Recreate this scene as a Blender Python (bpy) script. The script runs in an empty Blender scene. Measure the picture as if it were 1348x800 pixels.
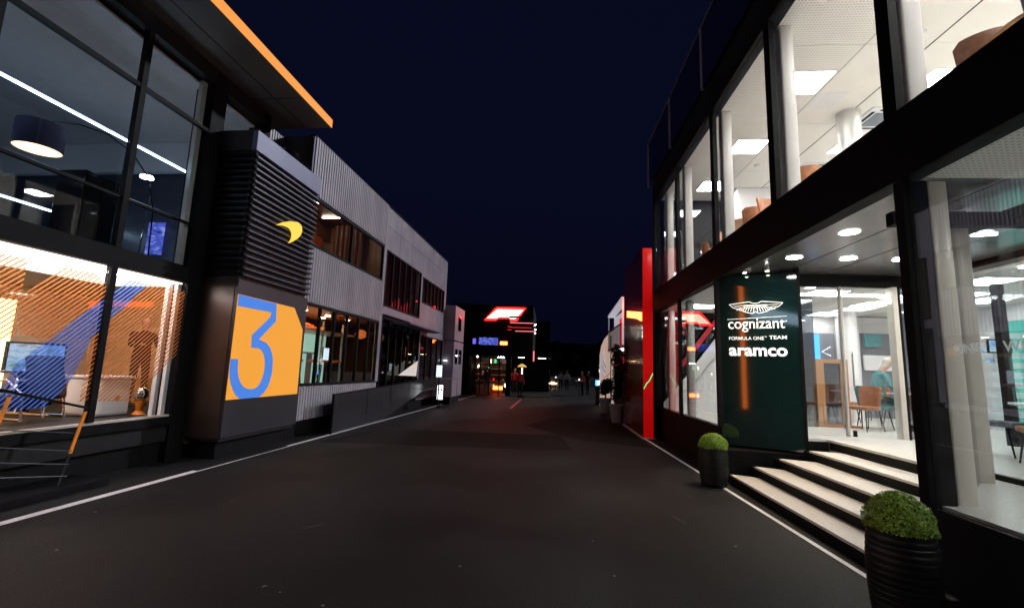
import bpy, bmesh, math, random
from mathutils import Vector, Matrix, Euler
random.seed(7)
PI = math.pi
scn = bpy.context.scene
col = scn.collection

# ------------------------------------------------------------------ camera
def setup_camera():
    yaw, pitch, roll = 0.0802, 0.14136, 0.03479
    cam = bpy.data.cameras.new('camera'); co = bpy.data.objects.new('camera', cam); col.objects.link(co)
    cam.sensor_width = 36.0; cam.lens = 36.0 * 602.8 / 1348.0
    cam.clip_start = 0.05; cam.clip_end = 900
    cy, sy, cp, sp = math.cos(yaw), math.sin(yaw), math.cos(pitch), math.sin(pitch)
    fw = Vector((-sy*cp, cy*cp, sp)); rt = Vector((cy, sy, 0)); up = rt.cross(fw)
    r2 = rt*math.cos(roll) + up*math.sin(roll); u2 = -rt*math.sin(roll) + up*math.cos(roll)
    m = Matrix((r2, u2, -fw)).transposed().to_4x4(); m.translation = Vector((0, 0, 1.7))
    co.matrix_world = m
    scn.camera = co
setup_camera()

# ------------------------------------------------------------------ world, floodlight, exposure
w = bpy.data.worlds.new("World"); scn.world = w; w.use_nodes = True
nt = w.node_tree; bg = nt.nodes['Background']
sky = nt.nodes.new('ShaderNodeTexSky'); sky.sky_type = 'NISHITA'; sky.sun_disc = False
sky.sun_elevation = math.radians(-3.8); sky.sun_rotation = math.radians(150)
sky.altitude = 0; sky.ozone_density = 3.0; sky.air_density = 1.0; sky.dust_density = 0.4
glow = nt.nodes.new('ShaderNodeMixRGB'); glow.blend_type = 'ADD'; glow.inputs[0].default_value = 1
glow.inputs[2].default_value = (.010, .014, .060, 1)       # faint town glow in the night air
nt.links.new(sky.outputs[0], glow.inputs[1]); nt.links.new(glow.outputs[0], bg.inputs[0]); bg.inputs[1].default_value = 0.15
sl = bpy.data.lights.new('far_floodlight', 'SUN'); sl.energy = 1.4; sl.angle = math.radians(2.5); sl.color = (0.88, 0.90, 1.0)  # distant floodlight out of view, set as a sun lamp
so = bpy.data.objects.new('far_floodlight', sl); col.objects.link(so)
so.rotation_euler = Vector((-0.62, -0.62, -0.45)).to_track_quat('-Z', 'Y').to_euler()
scn.view_settings.view_transform = 'Standard'; scn.view_settings.look = 'None'
scn.view_settings.exposure = 0; scn.view_settings.gamma = 1
scn.cycles.use_denoising = True
scn.cycles.max_bounces = 9; scn.cycles.transparent_max_bounces = 24
scn.cycles.glossy_bounces = 4; scn.cycles.diffuse_bounces = 5
scn.cycles.sample_clamp_indirect = 8.0; scn.cycles.caustics_reflective = False; scn.cycles.caustics_refractive = False

# ------------------------------------------------------------------ materials
def newmat(name):
    m = bpy.data.materials.new(name); m.use_nodes = True
    return m, m.node_tree, m.node_tree.nodes['Principled BSDF']
def noise_ramp(t, scale, detail, c0, c1, p0=.35, p1=.65, coord='Object', stretch=None):
    tc = t.nodes.new('ShaderNodeTexCoord'); n = t.nodes.new('ShaderNodeTexNoise')
    n.inputs['Scale'].default_value = scale; n.inputs['Detail'].default_value = detail
    src = tc.outputs[coord]
    if stretch:
        mp = t.nodes.new('ShaderNodeMapping'); mp.inputs['Scale'].default_value = stretch
        t.links.new(src, mp.inputs[0]); src = mp.outputs[0]
    t.links.new(src, n.inputs['Vector'])
    r = t.nodes.new('ShaderNodeValToRGB'); r.color_ramp.elements[0].position = p0; r.color_ramp.elements[1].position = p1
    r.color_ramp.elements[0].color = (*c0, 1); r.color_ramp.elements[1].color = (*c1, 1)
    t.links.new(n.outputs['Fac'], r.inputs[0])
    return n, r
def solid(name, c, rough=.5, metal=0., var=.12, scale=6, bump=0., bscale=60, spec=.5, stretch=None, coat=0.):
    m, t, b = newmat(name)
    c0 = tuple(max(0, x*(1-var)) for x in c); c1 = tuple(min(1, x*(1+var)) for x in c)
    n, r = noise_ramp(t, scale, 5, c0, c1, stretch=stretch)
    t.links.new(r.outputs[0], b.inputs['Base Color'])
    b.inputs['Roughness'].default_value = rough; b.inputs['Metallic'].default_value = metal
    b.inputs['Specular IOR Level'].default_value = spec; b.inputs['Coat Weight'].default_value = coat
    mr = t.nodes.new('ShaderNodeMapRange'); mr.inputs['To Min'].default_value = rough*.85; mr.inputs['To Max'].default_value = min(1, rough*1.2)
    t.links.new(n.outputs['Fac'], mr.inputs[0]); t.links.new(mr.outputs[0], b.inputs['Roughness'])
    if bump:
        tc = t.nodes.new('ShaderNodeTexCoord'); n2 = t.nodes.new('ShaderNodeTexNoise'); n2.inputs['Scale'].default_value = bscale; n2.inputs['Detail'].default_value = 6
        t.links.new(tc.outputs['Object'], n2.inputs['Vector'])
        bp = t.nodes.new('ShaderNodeBump'); bp.inputs['Strength'].default_value = bump; bp.inputs['Distance'].default_value = .01
        t.links.new(n2.outputs['Fac'], bp.inputs['Height']); t.links.new(bp.outputs[0], b.inputs['Normal'])
    return m
def emit(name, c, s, base=(.02, .02, .02)):
    m, t, b = newmat(name)
    b.inputs['Base Color'].default_value = (*base, 1); b.inputs['Roughness'].default_value = .6; b.inputs['Specular IOR Level'].default_value = .15
    b.inputs['Emission Color'].default_value = (*c, 1); b.inputs['Emission Strength'].default_value = s
    return m
def glass(name, tint=(.93, .95, .96), boost=1.0, rough=0.0):
    m, t, b = newmat(name); t.nodes.remove(b)
    tr = t.nodes.new('ShaderNodeBsdfTransparent'); tr.inputs[0].default_value = (*tint, 1)
    gl = t.nodes.new('ShaderNodeBsdfGlossy'); gl.inputs['Roughness'].default_value = rough
    fr = t.nodes.new('ShaderNodeLayerWeight'); fr.inputs['Blend'].default_value = .5
    pw = t.nodes.new('ShaderNodeMath'); pw.operation = 'POWER'; pw.inputs[1].default_value = 5
    t.links.new(fr.outputs['Facing'], pw.inputs[0])
    mu = t.nodes.new('ShaderNodeMath'); mu.operation = 'MULTIPLY_ADD'; mu.inputs[1].default_value = .92; mu.inputs[2].default_value = .045*boost; mu.use_clamp = True
    mx = t.nodes.new('ShaderNodeMixShader')
    t.links.new(pw.outputs[0], mu.inputs[0]); t.links.new(mu.outputs[0], mx.inputs[0])
    t.links.new(tr.outputs[0], mx.inputs[1]); t.links.new(gl.outputs[0], mx.inputs[2])
    t.links.new(mx.outputs[0], t.nodes['Material Output'].inputs[0])
    return m
def asphalt():
    m, t, b = newmat('asphalt')
    n1, r1 = noise_ramp(t, 95, 4, (.006, .0062, .0066), (.050, .050, .052), .42, .74)
    n2, r2 = noise_ramp(t, .42, 8, (.45, .45, .47), (1.45, 1.44, 1.43), .36, .64)
    n4, r4 = noise_ramp(t, 1.2, 4, (.9, .9, .9), (1.05, 1.05, 1.05), .4, .6, stretch=(2.5, .5, 1))
    mu = t.nodes.new('ShaderNodeMixRGB'); mu.blend_type = 'MULTIPLY'; mu.inputs[0].default_value = 1
    t.links.new(r1.outputs[0], mu.inputs[1]); t.links.new(r2.outputs[0], mu.inputs[2])
    mu2 = t.nodes.new('ShaderNodeMixRGB'); mu2.blend_type = 'MULTIPLY'; mu2.inputs[0].default_value = .8
    t.links.new(mu.outputs[0], mu2.inputs[1]); t.links.new(r4.outputs[0], mu2.inputs[2])
    # pale grit and chewing-gum spots
    tc = t.nodes.new('ShaderNodeTexCoord'); v = t.nodes.new('ShaderNodeTexVoronoi'); v.inputs['Scale'].default_value = 2.2
    t.links.new(tc.outputs['Object'], v.inputs['Vector'])
    lt = t.nodes.new('ShaderNodeMath'); lt.operation = 'LESS_THAN'; lt.inputs[1].default_value = .028
    t.links.new(v.outputs['Distance'], lt.inputs[0])
    n5, r5 = noise_ramp(t, 75, 8, (.62, .62, .63), (1.4, 1.4, 1.4), .38, .62)
    mu4 = t.nodes.new('ShaderNodeMixRGB'); mu4.blend_type = 'MULTIPLY'; mu4.inputs[0].default_value = 1
    t.links.new(mu2.outputs[0], mu4.inputs[1]); t.links.new(r5.outputs[0], mu4.inputs[2]); mu2 = mu4
    mu3 = t.nodes.new('ShaderNodeMixRGB'); mu3.inputs[2].default_value = (.22, .22, .21, 1)
    t.links.new(lt.outputs[0], mu3.inputs[0]); t.links.new(mu2.outputs[0], mu3.inputs[1])
    t.links.new(mu3.outputs[0], b.inputs['Base Color'])
    b.inputs['Specular IOR Level'].default_value = .16
    mr = t.nodes.new('ShaderNodeMapRange'); mr.inputs['To Min'].default_value = .5; mr.inputs['To Max'].default_value = .8
    t.links.new(n2.outputs['Fac'], mr.inputs[0]); t.links.new(mr.outputs[0], b.inputs['Roughness'])
    bp = t.nodes.new('ShaderNodeBump'); bp.inputs['Strength'].default_value = .7; bp.inputs['Distance'].default_value = .008
    t.links.new(n1.outputs['Fac'], bp.inputs['Height']); t.links.new(bp.outputs[0], b.inputs['Normal'])
    return m
def perforated():
    m, t, b = newmat('perforated_ceiling')
    tc = t.nodes.new('ShaderNodeTexCoord')
    mp = t.nodes.new('ShaderNodeMapping'); mp.inputs['Scale'].default_value = (1, 1, 0)
    v = t.nodes.new('ShaderNodeTexVoronoi'); v.inputs['Scale'].default_value = 22; v.inputs['Randomness'].default_value = 0
    t.links.new(tc.outputs['Object'], mp.inputs[0]); t.links.new(mp.outputs[0], v.inputs['Vector'])
    lt = t.nodes.new('ShaderNodeMath'); lt.operation = 'LESS_THAN'; lt.inputs[1].default_value = .30
    t.links.new(v.outputs['Distance'], lt.inputs[0])
    mx = t.nodes.new('ShaderNodeMixRGB'); mx.inputs[1].default_value = (.88, .86, .82, 1); mx.inputs[2].default_value = (.52, .51, .49, 1)
    t.links.new(lt.outputs[0], mx.inputs[0]); t.links.new(mx.outputs[0], b.inputs['Base Color'])
    b.inputs['Roughness'].default_value = .6
    return m
def wood(name, c0, c1, stretch=(1, 1, 8)):
    m, t, b = newmat(name)
    n, r = noise_ramp(t, 5, 8, c0, c1, .3, .7, stretch=tuple(1.0/s if s > 1 else 3 for s in stretch))
    t.links.new(r.outputs[0], b.inputs['Base Color']); b.inputs['Roughness'].default_value = .38
    return m
def stripes(name, c, gap=(1, 1, 1)):
    # screen-printed diagonal stripes on a clear film: flat print, clear between the stripes
    m, t, b = newmat(name); t.nodes.remove(b)
    tc = t.nodes.new('ShaderNodeTexCoord'); sx = t.nodes.new('ShaderNodeSeparateXYZ'); t.links.new(tc.outputs['Object'], sx.inputs[0])
    a = t.nodes.new('ShaderNodeMath'); a.operation = 'SUBTRACT'
    k = t.nodes.new('ShaderNodeMath'); k.operation = 'MULTIPLY'; k.inputs[1].default_value = 0.98
    t.links.new(sx.outputs['Y'], k.inputs[0]); t.links.new(sx.outputs['Z'], a.inputs[0]); t.links.new(k.outputs[0], a.inputs[1])
    s = t.nodes.new('ShaderNodeMath'); s.operation = 'MULTIPLY'; s.inputs[1].default_value = 1/.068
    fr = t.nodes.new('ShaderNodeMath'); fr.operation = 'FRACT'
    gt = t.nodes.new('ShaderNodeMath'); gt.operation = 'LESS_THAN'; gt.inputs[1].default_value = .36
    t.links.new(a.outputs[0], s.inputs[0]); t.links.new(s.outputs[0], fr.inputs[0]); t.links.new(fr.outputs[0], gt.inputs[0])
    d = t.nodes.new('ShaderNodeBsdfDiffuse'); d.inputs[0].default_value = (*c, 1)
    tl = t.nodes.new('ShaderNodeBsdfTranslucent'); tl.inputs[0].default_value = (*c, 1)
    m1 = t.nodes.new('ShaderNodeMixShader'); m1.inputs[0].default_value = .45
    t.links.new(d.outputs[0], m1.inputs[1]); t.links.new(tl.outputs[0], m1.inputs[2])
    tr = t.nodes.new('ShaderNodeBsdfTransparent'); tr.inputs[0].default_value = (*gap, 1); m2 = t.nodes.new('ShaderNodeMixShader')
    t.links.new(gt.outputs[0], m2.inputs[0]); t.links.new(tr.outputs[0], m2.inputs[1]); t.links.new(m1.outputs[0], m2.inputs[2])
    t.links.new(m2.outputs[0], t.nodes['Material Output'].inputs[0])
    return m
def screen(name, cols, strength, scale=3.0):
    # a lit display: blocks of picture colour
    m, t, b = newmat(name)
    tc = t.nodes.new('ShaderNodeTexCoord'); n = t.nodes.new('ShaderNodeTexNoise'); n.inputs['Scale'].default_value = scale; n.inputs['Detail'].default_value = 3
    mp = t.nodes.new('ShaderNodeMapping'); mp.inputs['Scale'].default_value = (1, 1, 2.2)
    t.links.new(tc.outputs['Object'], mp.inputs[0]); t.links.new(mp.outputs[0], n.inputs['Vector'])
    r = t.nodes.new('ShaderNodeValToRGB'); r.color_ramp.interpolation = 'EASE'
    e = r.color_ramp.elements; e[0].position = .3; e[0].color = (*cols[0], 1); e[1].position = .7; e[1].color = (*cols[-1], 1)
    for i, c in enumerate(cols[1:-1]):
        x = e.new(.3 + .4*(i+1)/(len(cols)-1)); x.color = (*c, 1)
    t.links.new(n.outputs['Fac'], r.inputs[0]); t.links.new(r.outputs[0], b.inputs['Emission Color'])
    b.inputs['Emission Strength'].default_value = strength; b.inputs['Base Color'].default_value = (.01, .01, .01, 1)
    return m

M = {}
M['asphalt'] = asphalt()
M['line'] = solid('white_road_paint', (.85, .85, .88), .6, var=.12, scale=30)
M['red_streak'] = solid('red_light_streak', (.75, .05, .04), .5)
M['black'] = solid('black_coated_metal', (.006, .006, .007), .6, var=.3, spec=.10)
M['blackgloss'] = solid('black_gloss_panel', (.008, .008, .010), .10, var=.3, spec=.6)
M['plinth'] = solid('dark_grey_plinth', (.007, .007, .008), .55, spec=.3, var=.25, bump=.1)
M['deck'] = solid('dark_deck', (.007, .007, .008), .55, var=.3, bump=.2)
M['clad'] = solid('grey_lavender_metal_cladding', (.38, .38, .43), .5, metal=.0, var=.16, scale=1.4, bump=.15, bscale=8, stretch=(1, 1, .4))
M['cladplain'] = solid('pale_grey_metal_panel', (.30, .30, .36), .5, metal=.0, var=.16, scale=1.2)
M['band'] = solid('lavender_grey_fascia_metal', (.13, .14, .24), .45, metal=.1, var=.12, scale=1.5)
M['louver'] = solid('dark_blue_grey_slat', (.038, .041, .058), .42, metal=.1, var=.15)
M['tower'] = solid('charcoal_painted_panel', (.022, .022, .029), .42, var=.15, scale=1.3)
M['towerside'] = solid('smooth_charcoal_metal', (.055, .040, .036), .34, metal=.35, var=.25, scale=1.0, stretch=(1, 1, .5))
M['recess'] = solid('dark_ribbed_metal', (.04, .04, .05), .4)
M['soffit'] = solid('brown_grey_soffit', (.10, .085, .075), .55, var=.2, scale=.7)
M['glass'] = glass('clear_glass', boost=1.15)
M['glassR'] = glass('reflective_clear_glass', (.90, .93, .94), boost=2.6)
M['glassdark'] = glass('grey_tinted_glass', (.42, .46, .50), boost=1.6)
M['glassrail'] = glass('smoked_rail_glass', (.45, .47, .50), boost=1.4)
M['glassblue'] = glass('blue_grey_glass', (.30, .38, .48), boost=2.4, rough=.03)
M['ceil'] = solid('white_ceiling_panel', (.86, .84, .80), .6, var=.03, scale=2)
M['perf'] = perforated()
M['wall'] = solid('off_white_wall', (.72, .71, .72), .6, var=.03, scale=2)
M['wallwarm'] = solid('warm_white_wall', (.70, .62, .52), .6, var=.04)
M['floorpale'] = solid('pale_terrazzo_floor', (.76, .75, .71), .25, var=.08, scale=40)
M['tread'] = solid('pale_stone_tread', (.62, .60, .56), .5, var=.12, scale=70, bump=.15)
M['steel'] = solid('brushed_steel', (.46, .45, .43), .45, metal=.45, var=.06, scale=3, stretch=(8, 8, .3))
M['columngrey'] = solid('satin_grey_beige_column', (.50, .48, .46), .5, var=.05, scale=3)
M['beige'] = solid('beige_lacquered_column', (.62, .58, .52), .32, metal=.15, var=.05, scale=3)
M['leather'] = solid('tan_brown_leather', (.34, .13, .055), .45, var=.2, scale=14, bump=.15)
M['leatherdark'] = solid('dark_brown_leather', (.20, .085, .045), .45, var=.2, scale=14, bump=.15)
M['greyfabric'] = solid('grey_fabric', (.13, .14, .17), .8, var=.15, scale=20, bump=.3)
M['teal'] = solid('teal_fabric', (.025, .19, .22), .7, var=.25, scale=9)
M['tealdark'] = solid('dark_teal_fabric', (.02, .16, .18), .7, var=.25, scale=9)
M['wood'] = wood('oak_wood', (.36, .17, .07), (.52, .27, .12))
M['woodorange'] = wood('orange_wood', (.62, .30, .11), (.82, .46, .20))
M['orangewall'] = solid('peach_orange_wall', (.93, .70, .48), .5, var=.1, scale=2)
M['white'] = solid('white_lacquer', (.78, .78, .80), .3, var=.03)
M['green'] = solid('dark_green_gloss_panel', (.006, .020, .020), .05, var=.2, scale=1, spec=.9, coat=.5)
M['red'] = solid('red_gloss_panel', (.60, .010, .010), .12, var=.06, scale=1, spec=.6, coat=.6)
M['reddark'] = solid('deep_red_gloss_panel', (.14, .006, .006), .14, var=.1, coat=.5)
M['pot'] = solid('black_ribbed_pot', (.006, .006, .006), .42, var=.25, spec=.3)
M['potwhite'] = solid('white_plastic_pot', (.34, .32, .36), .5)
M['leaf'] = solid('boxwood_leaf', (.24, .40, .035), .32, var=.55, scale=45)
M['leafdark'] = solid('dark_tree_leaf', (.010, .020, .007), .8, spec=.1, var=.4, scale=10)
M['bark'] = solid('brown_bark', (.10, .07, .05), .9, bump=.5)
M['chrome'] = solid('polished_steel', (.7, .7, .7), .12, metal=1, var=.02)
M['orangepaint'] = solid('orange_paint', (.85, .26, .02), .4, var=.05)
M['skin'] = solid('skin', (.55, .30, .21), .55, var=.08)
M['hairgrey'] = solid('grey_hair', (.55, .52, .48), .7, var=.15, scale=60)
M['hairdark'] = solid('dark_hair', (.03, .02, .015), .7, var=.15, scale=60)
M['clothblack'] = solid('black_cloth', (.015, .015, .018), .85)
M['clothred'] = solid('red_cloth', (.55, .03, .03), .8)
M['clothwhite'] = solid('white_cloth', (.65, .65, .65), .8)
M['clothblue'] = solid('blue_cloth', (.04, .09, .30), .8)
M['navycloth'] = solid('navy_drum_fabric', (.010, .011, .045), .8)
M['cream'] = solid('cream_canvas', (.72, .60, .52), .7, var=.08, scale=5)
M['forest'] = solid('dark_forest_slope', (.004, .005, .004), 1, var=.4, scale=.6, spec=0)
M['scuff'] = solid('worn_pale_scuff', (.16, .16, .16), .8)
M['tar'] = solid('tar_seam', (.006, .006, .006), .45, spec=.3)
M['shadow_tone'] = solid('shadow_black_asphalt', (.0055, .0055, .006), .8, var=.5, scale=90, bump=.6, bscale=140, spec=.2)  # dark tone for shadows painted on the road
M['ground'] = solid('dark_ground', (.04, .04, .04), .9, var=.3)
M['letter'] = emit('white_lit_letters', (1, 1, 1), .78, (.7, .7, .7))
M['lettergrey'] = emit('etched_letter_film', (.8, .9, .85), .22, (.5, .55, .52))  # slight emission stands for the light the film catches
M['e_panel'] = emit('ceiling_light_diffuser', (1, .96, .91), 62.0)
M['e_panel2'] = emit('ground_floor_light_diffuser', (1, .95, .88), 26.0)
M['e_down'] = emit('downlight_diffuser', (1, .96, .90), 120.0)
M['e_spot'] = emit('small_spotlight', (1, .93, .80), 60.0)
M['e_line'] = emit('cool_led_line', (.50, .72, 1), 20.0)
M['e_cove'] = emit('white_cove_led', (1, .86, .80), 60.0)
M['e_warm'] = emit('warm_led', (1, .66, .32), 26.0)
M['e_orange'] = emit('lit_orange_edge', (1, .33, .045), .98)
M['e_plateorange'] = emit('backlit_orange_panel', (1, .42, .05), .74, (.3, .1, .01))
M['e_plateblue'] = emit('backlit_blue_panel', (.07, .23, .74), .80, (.02, .08, .3))
M['e_yellow'] = emit('lit_yellow_emblem', (1, .60, .07), 1.25)
M['e_red'] = emit('red_led', (1, .02, .02), 7.0)
M['e_redsoft'] = emit('red_glow', (1, .03, .03), .75)
M['e_redhot'] = emit('orange_red_glow', (1, .10, .015), 22.0)
M['e_logo'] = emit('white_lit_logo', (1, .80, .55), 3.2)
M['e_pink'] = emit('pinkish_led', (1, .22, .25), 1.3)
M['e_purple'] = emit('violet_screen_light', (.2, .15, 1), 1.0)
M['e_blue'] = emit('blue_led', (.05, .35, 1), 3.0)
M['e_lamp'] = emit('lamp_inner_glow', (1, .82, .60), 6.0)
M['e_white'] = emit('white_lit_face', (.95, .97, 1), 2.2)
M['e_green'] = emit('green_led', (.03, .8, .25), 1.5)
M['s_tv'] = screen('lit_picture', [(.02, .10, .45), (.30, .55, .9), (.75, .9, 1), (.25, .5, .12)], 1.3, 6)
M['s_race'] = screen('race_picture', [(.10, .2, .06), (.25, .45, .7), (.5, .6, .75), (.25, .25, .3)], 1.0, 5)
M['s_blue'] = screen('blue_picture', [(.01, .02, .25), (.08, .12, .7), (.4, .45, 1)], .8, 7)
M['s_poster'] = screen('lit_poster', [(.35, .6, .9), (.75, .9, 1), (1, 1, 1)], 1.3, 14)
M['redlit_dull'] = solid('dull_red_reflection', (.45, .02, .03), .4)
M['darkwood0'] = wood('dark_stained_wood', (.10, .035, .015), (.20, .075, .03))
M['orangeband'] = solid('burnt_orange_panel', (.50, .12, .03), .5)
M['shelfcream'] = solid('cream_shelf_wall', (.50, .34, .18), .6)
M['e_warmdim'] = emit('dim_warm_led', (1, .70, .40), 5.0)
M['e_warm2'] = emit('warm_downlight', (1, .62, .34), 120.0)
M['e_warmline'] = emit('thin_warm_led', (1, .80, .62), 16.0)
M['film_o'] = stripes('orange_striped_film', (.66, .24, .08), (1.0, .90, .80))
M['film_b'] = stripes('blue_striped_film', (.12, .27, .95), (.60, .68, 1.0))

# ------------------------------------------------------------------ geometry helpers
LA = 0.03218          # the left row of buildings is turned by this angle from the street axis
class MB:
    """collects shapes; build() links them as ONE mesh object"""
    def __init__(s): s.v = []; s.f = []; s.smooth = False
    def box(s, x0, x1, y0, y1, z0, z1):
        x0, x1 = min(x0, x1), max(x0, x1); y0, y1 = min(y0, y1), max(y0, y1); z0, z1 = min(z0, z1), max(z0, z1)
        b = len(s.v)
        s.v += [(x, y, z) for z in (z0, z1) for x, y in ((x0, y0), (x1, y0), (x1, y1), (x0, y1))]
        s.f += [tuple(b+i for i in q) for q in ((3, 2, 1, 0), (4, 5, 6, 7), (0, 1, 5, 4), (1, 2, 6, 5), (2, 3, 7, 6), (3, 0, 4, 7))]
        return s
    def obox(s, c, ax, size):
        """box with centre c, axes ax (3 vectors), full sizes"""
        b = len(s.v); c = Vector(c); a = [Vector(q)*k*.5 for q, k in zip(ax, size)]
        for z in (-1, 1):
            for x, y in ((-1, -1), (1, -1), (1, 1), (-1, 1)): s.v.append(tuple(c + a[0]*x + a[1]*y + a[2]*z))
        s.f += [tuple(b+i for i in q) for q in ((3, 2, 1, 0), (4, 5, 6, 7), (0, 1, 5, 4), (1, 2, 6, 5), (2, 3, 7, 6), (3, 0, 4, 7))]
        return s
    def prism(s, pts, d):
        """pts: 3-D polygon, extruded along vector d"""
        b = len(s.v); n = len(pts); d = Vector(d)
        s.v += [tuple(p) for p in pts] + [tuple(Vector(p)+d) for p in pts]
        s.f += [tuple(b+i for i in range(n-1, -1, -1)), tuple(b+n+i for i in range(n))]
        s.f += [(b+i, b+(i+1) % n, b+n+(i+1) % n, b+n+i) for i in range(n)]
        return s
    def poly(s, pts):
        b = len(s.v); s.v += [tuple(p) for p in pts]; s.f.append(tuple(range(b, b+len(pts)))); return s
    def tube(s, path, r, n=8, closed=True):
        b = len(s.v); P = [Vector(p) for p in path]; rr = r if isinstance(r, (list, tuple)) else [r]*len(P)
        for i, p in enumerate(P):
            t = (P[min(i+1, len(P)-1)] - P[max(i-1, 0)]).normalized()
            a = t.orthogonal().normalized() if abs(t.z) > .9 else t.cross(Vector((0, 0, 1))).normalized()
            if abs(t.z) > .9: a = Vector((1, 0, 0)) - t*t.x; a.normalize()
            c = t.cross(a)
            for k in range(n):
                an = 2*PI*k/n; s.v.append(tuple(p + (a*math.cos(an) + c*math.sin(an))*rr[i]))
        for i in range(len(P)-1):
            for k in range(n):
                s.f.append((b+i*n+k, b+i*n+(k+1) % n, b+(i+1)*n+(k+1) % n, b+(i+1)*n+k))
        if closed:
            s.f.append(tuple(b+k for k in range(n-1, -1, -1))); s.f.append(tuple(b+(len(P)-1)*n+k for k in range(n)))
        return s
    def lathe(s, prof, c=(0, 0, 0), n=20, cap=True):
        b = len(s.v)
        for r, z in prof:
            for k in range(n):
                a = 2*PI*k/n; s.v.append((c[0]+r*math.cos(a), c[1]+r*math.sin(a), c[2]+z))
        for i in range(len(prof)-1):
            for k in range(n):
                s.f.append((b+i*n+k, b+i*n+(k+1) % n, b+(i+1)*n+(k+1) % n, b+(i+1)*n+k))
        if cap:
            s.f.append(tuple(b+k for k in range(n-1, -1, -1))); s.f.append(tuple(b+(len(prof)-1)*n+k for k in range(n)))
        return s
    def mesh(s, name, off=(0, 0, 0), smooth=False):
        me = bpy.data.meshes.new(name)
        me.from_pydata([(x-off[0], y-off[1], z-off[2]) for x, y, z in s.v], [], s.f); me.update()
        if smooth or s.smooth:
            me.polygons.foreach_set('use_smooth', [True]*len(me.polygons))
            try: me.set_sharp_from_angle(angle=math.radians(38))
            except Exception: pass
        return me

def bevel(o, wdt=.01, seg=2):
    m = o.modifiers.new('bevel', 'BEVEL'); m.width = wdt; m.segments = seg; m.limit_method = 'ANGLE'; return o

class Thing:
    """an Empty at the thing's base; parts are given in the thing's frame coordinates (street frame, or the turned left row)"""
    def __init__(s, name, label, cat, ref=(0, 0, 0), left=False, group=None, rot=None):
        s.ref = Vector(ref); s.a = -LA if left else 0.0
        e = bpy.data.objects.new(name, None); col.objects.link(e); e.empty_display_size = .2
        e.location = Matrix.Rotation(s.a, 3, 'Z') @ s.ref
        e.rotation_euler = (0, 0, s.a if rot is None else rot)
        if rot is not None: s.ref = Vector((0, 0, 0))     # parts in local coordinates
        e['label'] = label; e['category'] = cat
        if group: e['group'] = group
        s.o = e
    def part(s, name, mb, mat, parent=None, label=None, smooth=False, kind=None, bv=0):
        me = mb.mesh(name, s.ref, smooth); o = bpy.data.objects.new(name, me); col.objects.link(o)
        me.materials.append(M[mat] if isinstance(mat, str) else mat)
        o.parent = parent if parent is not None else s.o
        if label: o['label'] = label
        if kind: o['kind'] = kind
        if bv: bevel(o, bv)
        return o
    def again(s, name, src, delta, parent=None):
        """a copy of a part, shifted"""
        o = src.copy(); o.name = name; col.objects.link(o); o.parent = parent if parent is not None else s.o
        o.location = Vector(src.location) + Vector(delta); return o

def structure(name, mb, mat, left=False, **k):
    me = mb.mesh(name); o = bpy.data.objects.new(name, me); col.objects.link(o); me.materials.append(M[mat]); o['kind'] = 'structure'
    if left: o.rotation_euler.z = -LA
    return o
def kids(o): return [c for c in bpy.data.objects if c.parent == o]
def copy_tree(o, loc, rz, label, parent=None):
    c = o.copy(); col.objects.link(c)
    if parent is not None: c.parent = parent
    else:
        c.location = loc; c.rotation_euler = (0, 0, rz)
        if label: c['label'] = label
    for ch in kids(o): copy_tree(ch, None, None, None, c)
    return c
def world_of(x, y, z=0):    # left-row frame -> world
    c, s_ = math.cos(LA), math.sin(LA); return (x*c + y*s_, -x*s_ + y*c, z)

def text_mesh(body, width, height, weight=0.0, depth=.004):
    cu = bpy.data.curves.new('lettering', 'FONT'); cu.body = body; cu.size = 1; cu.extrude = depth; cu.offset = weight; cu.resolution_u = 4
    o = bpy.data.objects.new('lettering', cu); col.objects.link(o)
    dg = bpy.context.evaluated_depsgraph_get(); me = bpy.data.meshes.new_from_object(o.evaluated_get(dg))
    bpy.data.objects.remove(o); bpy.data.curves.remove(cu)
    xs = [v.co.x for v in me.vertices]; ys = [v.co.y for v in me.vertices]
    x0, x1, y0, y1 = min(xs), max(xs), min(ys), max(ys)
    for v in me.vertices:
        v.co.x = (v.co.x-x0)/(x1-x0)*width; v.co.y = (v.co.y-y0)/(y1-y0)*height
    return me
def place_text(th, name, body, origin, ux, width, height, mat, weight=0., uy=(0, 0, 1), depth=.004):
    me = text_mesh(body, width, height, weight, depth); ux = Vector(ux).normalized(); uy = Vector(uy).normalized(); n = ux.cross(uy)
    O = Vector(origin) - th.ref
    for v in me.vertices: v.co = O + ux*v.co.x + uy*v.co.y + n*v.co.z
    me.materials.clear(); me.materials.append(M[mat]); o = bpy.data.objects.new(name, me); col.objects.link(o); o.parent = th.o
    return o

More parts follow.
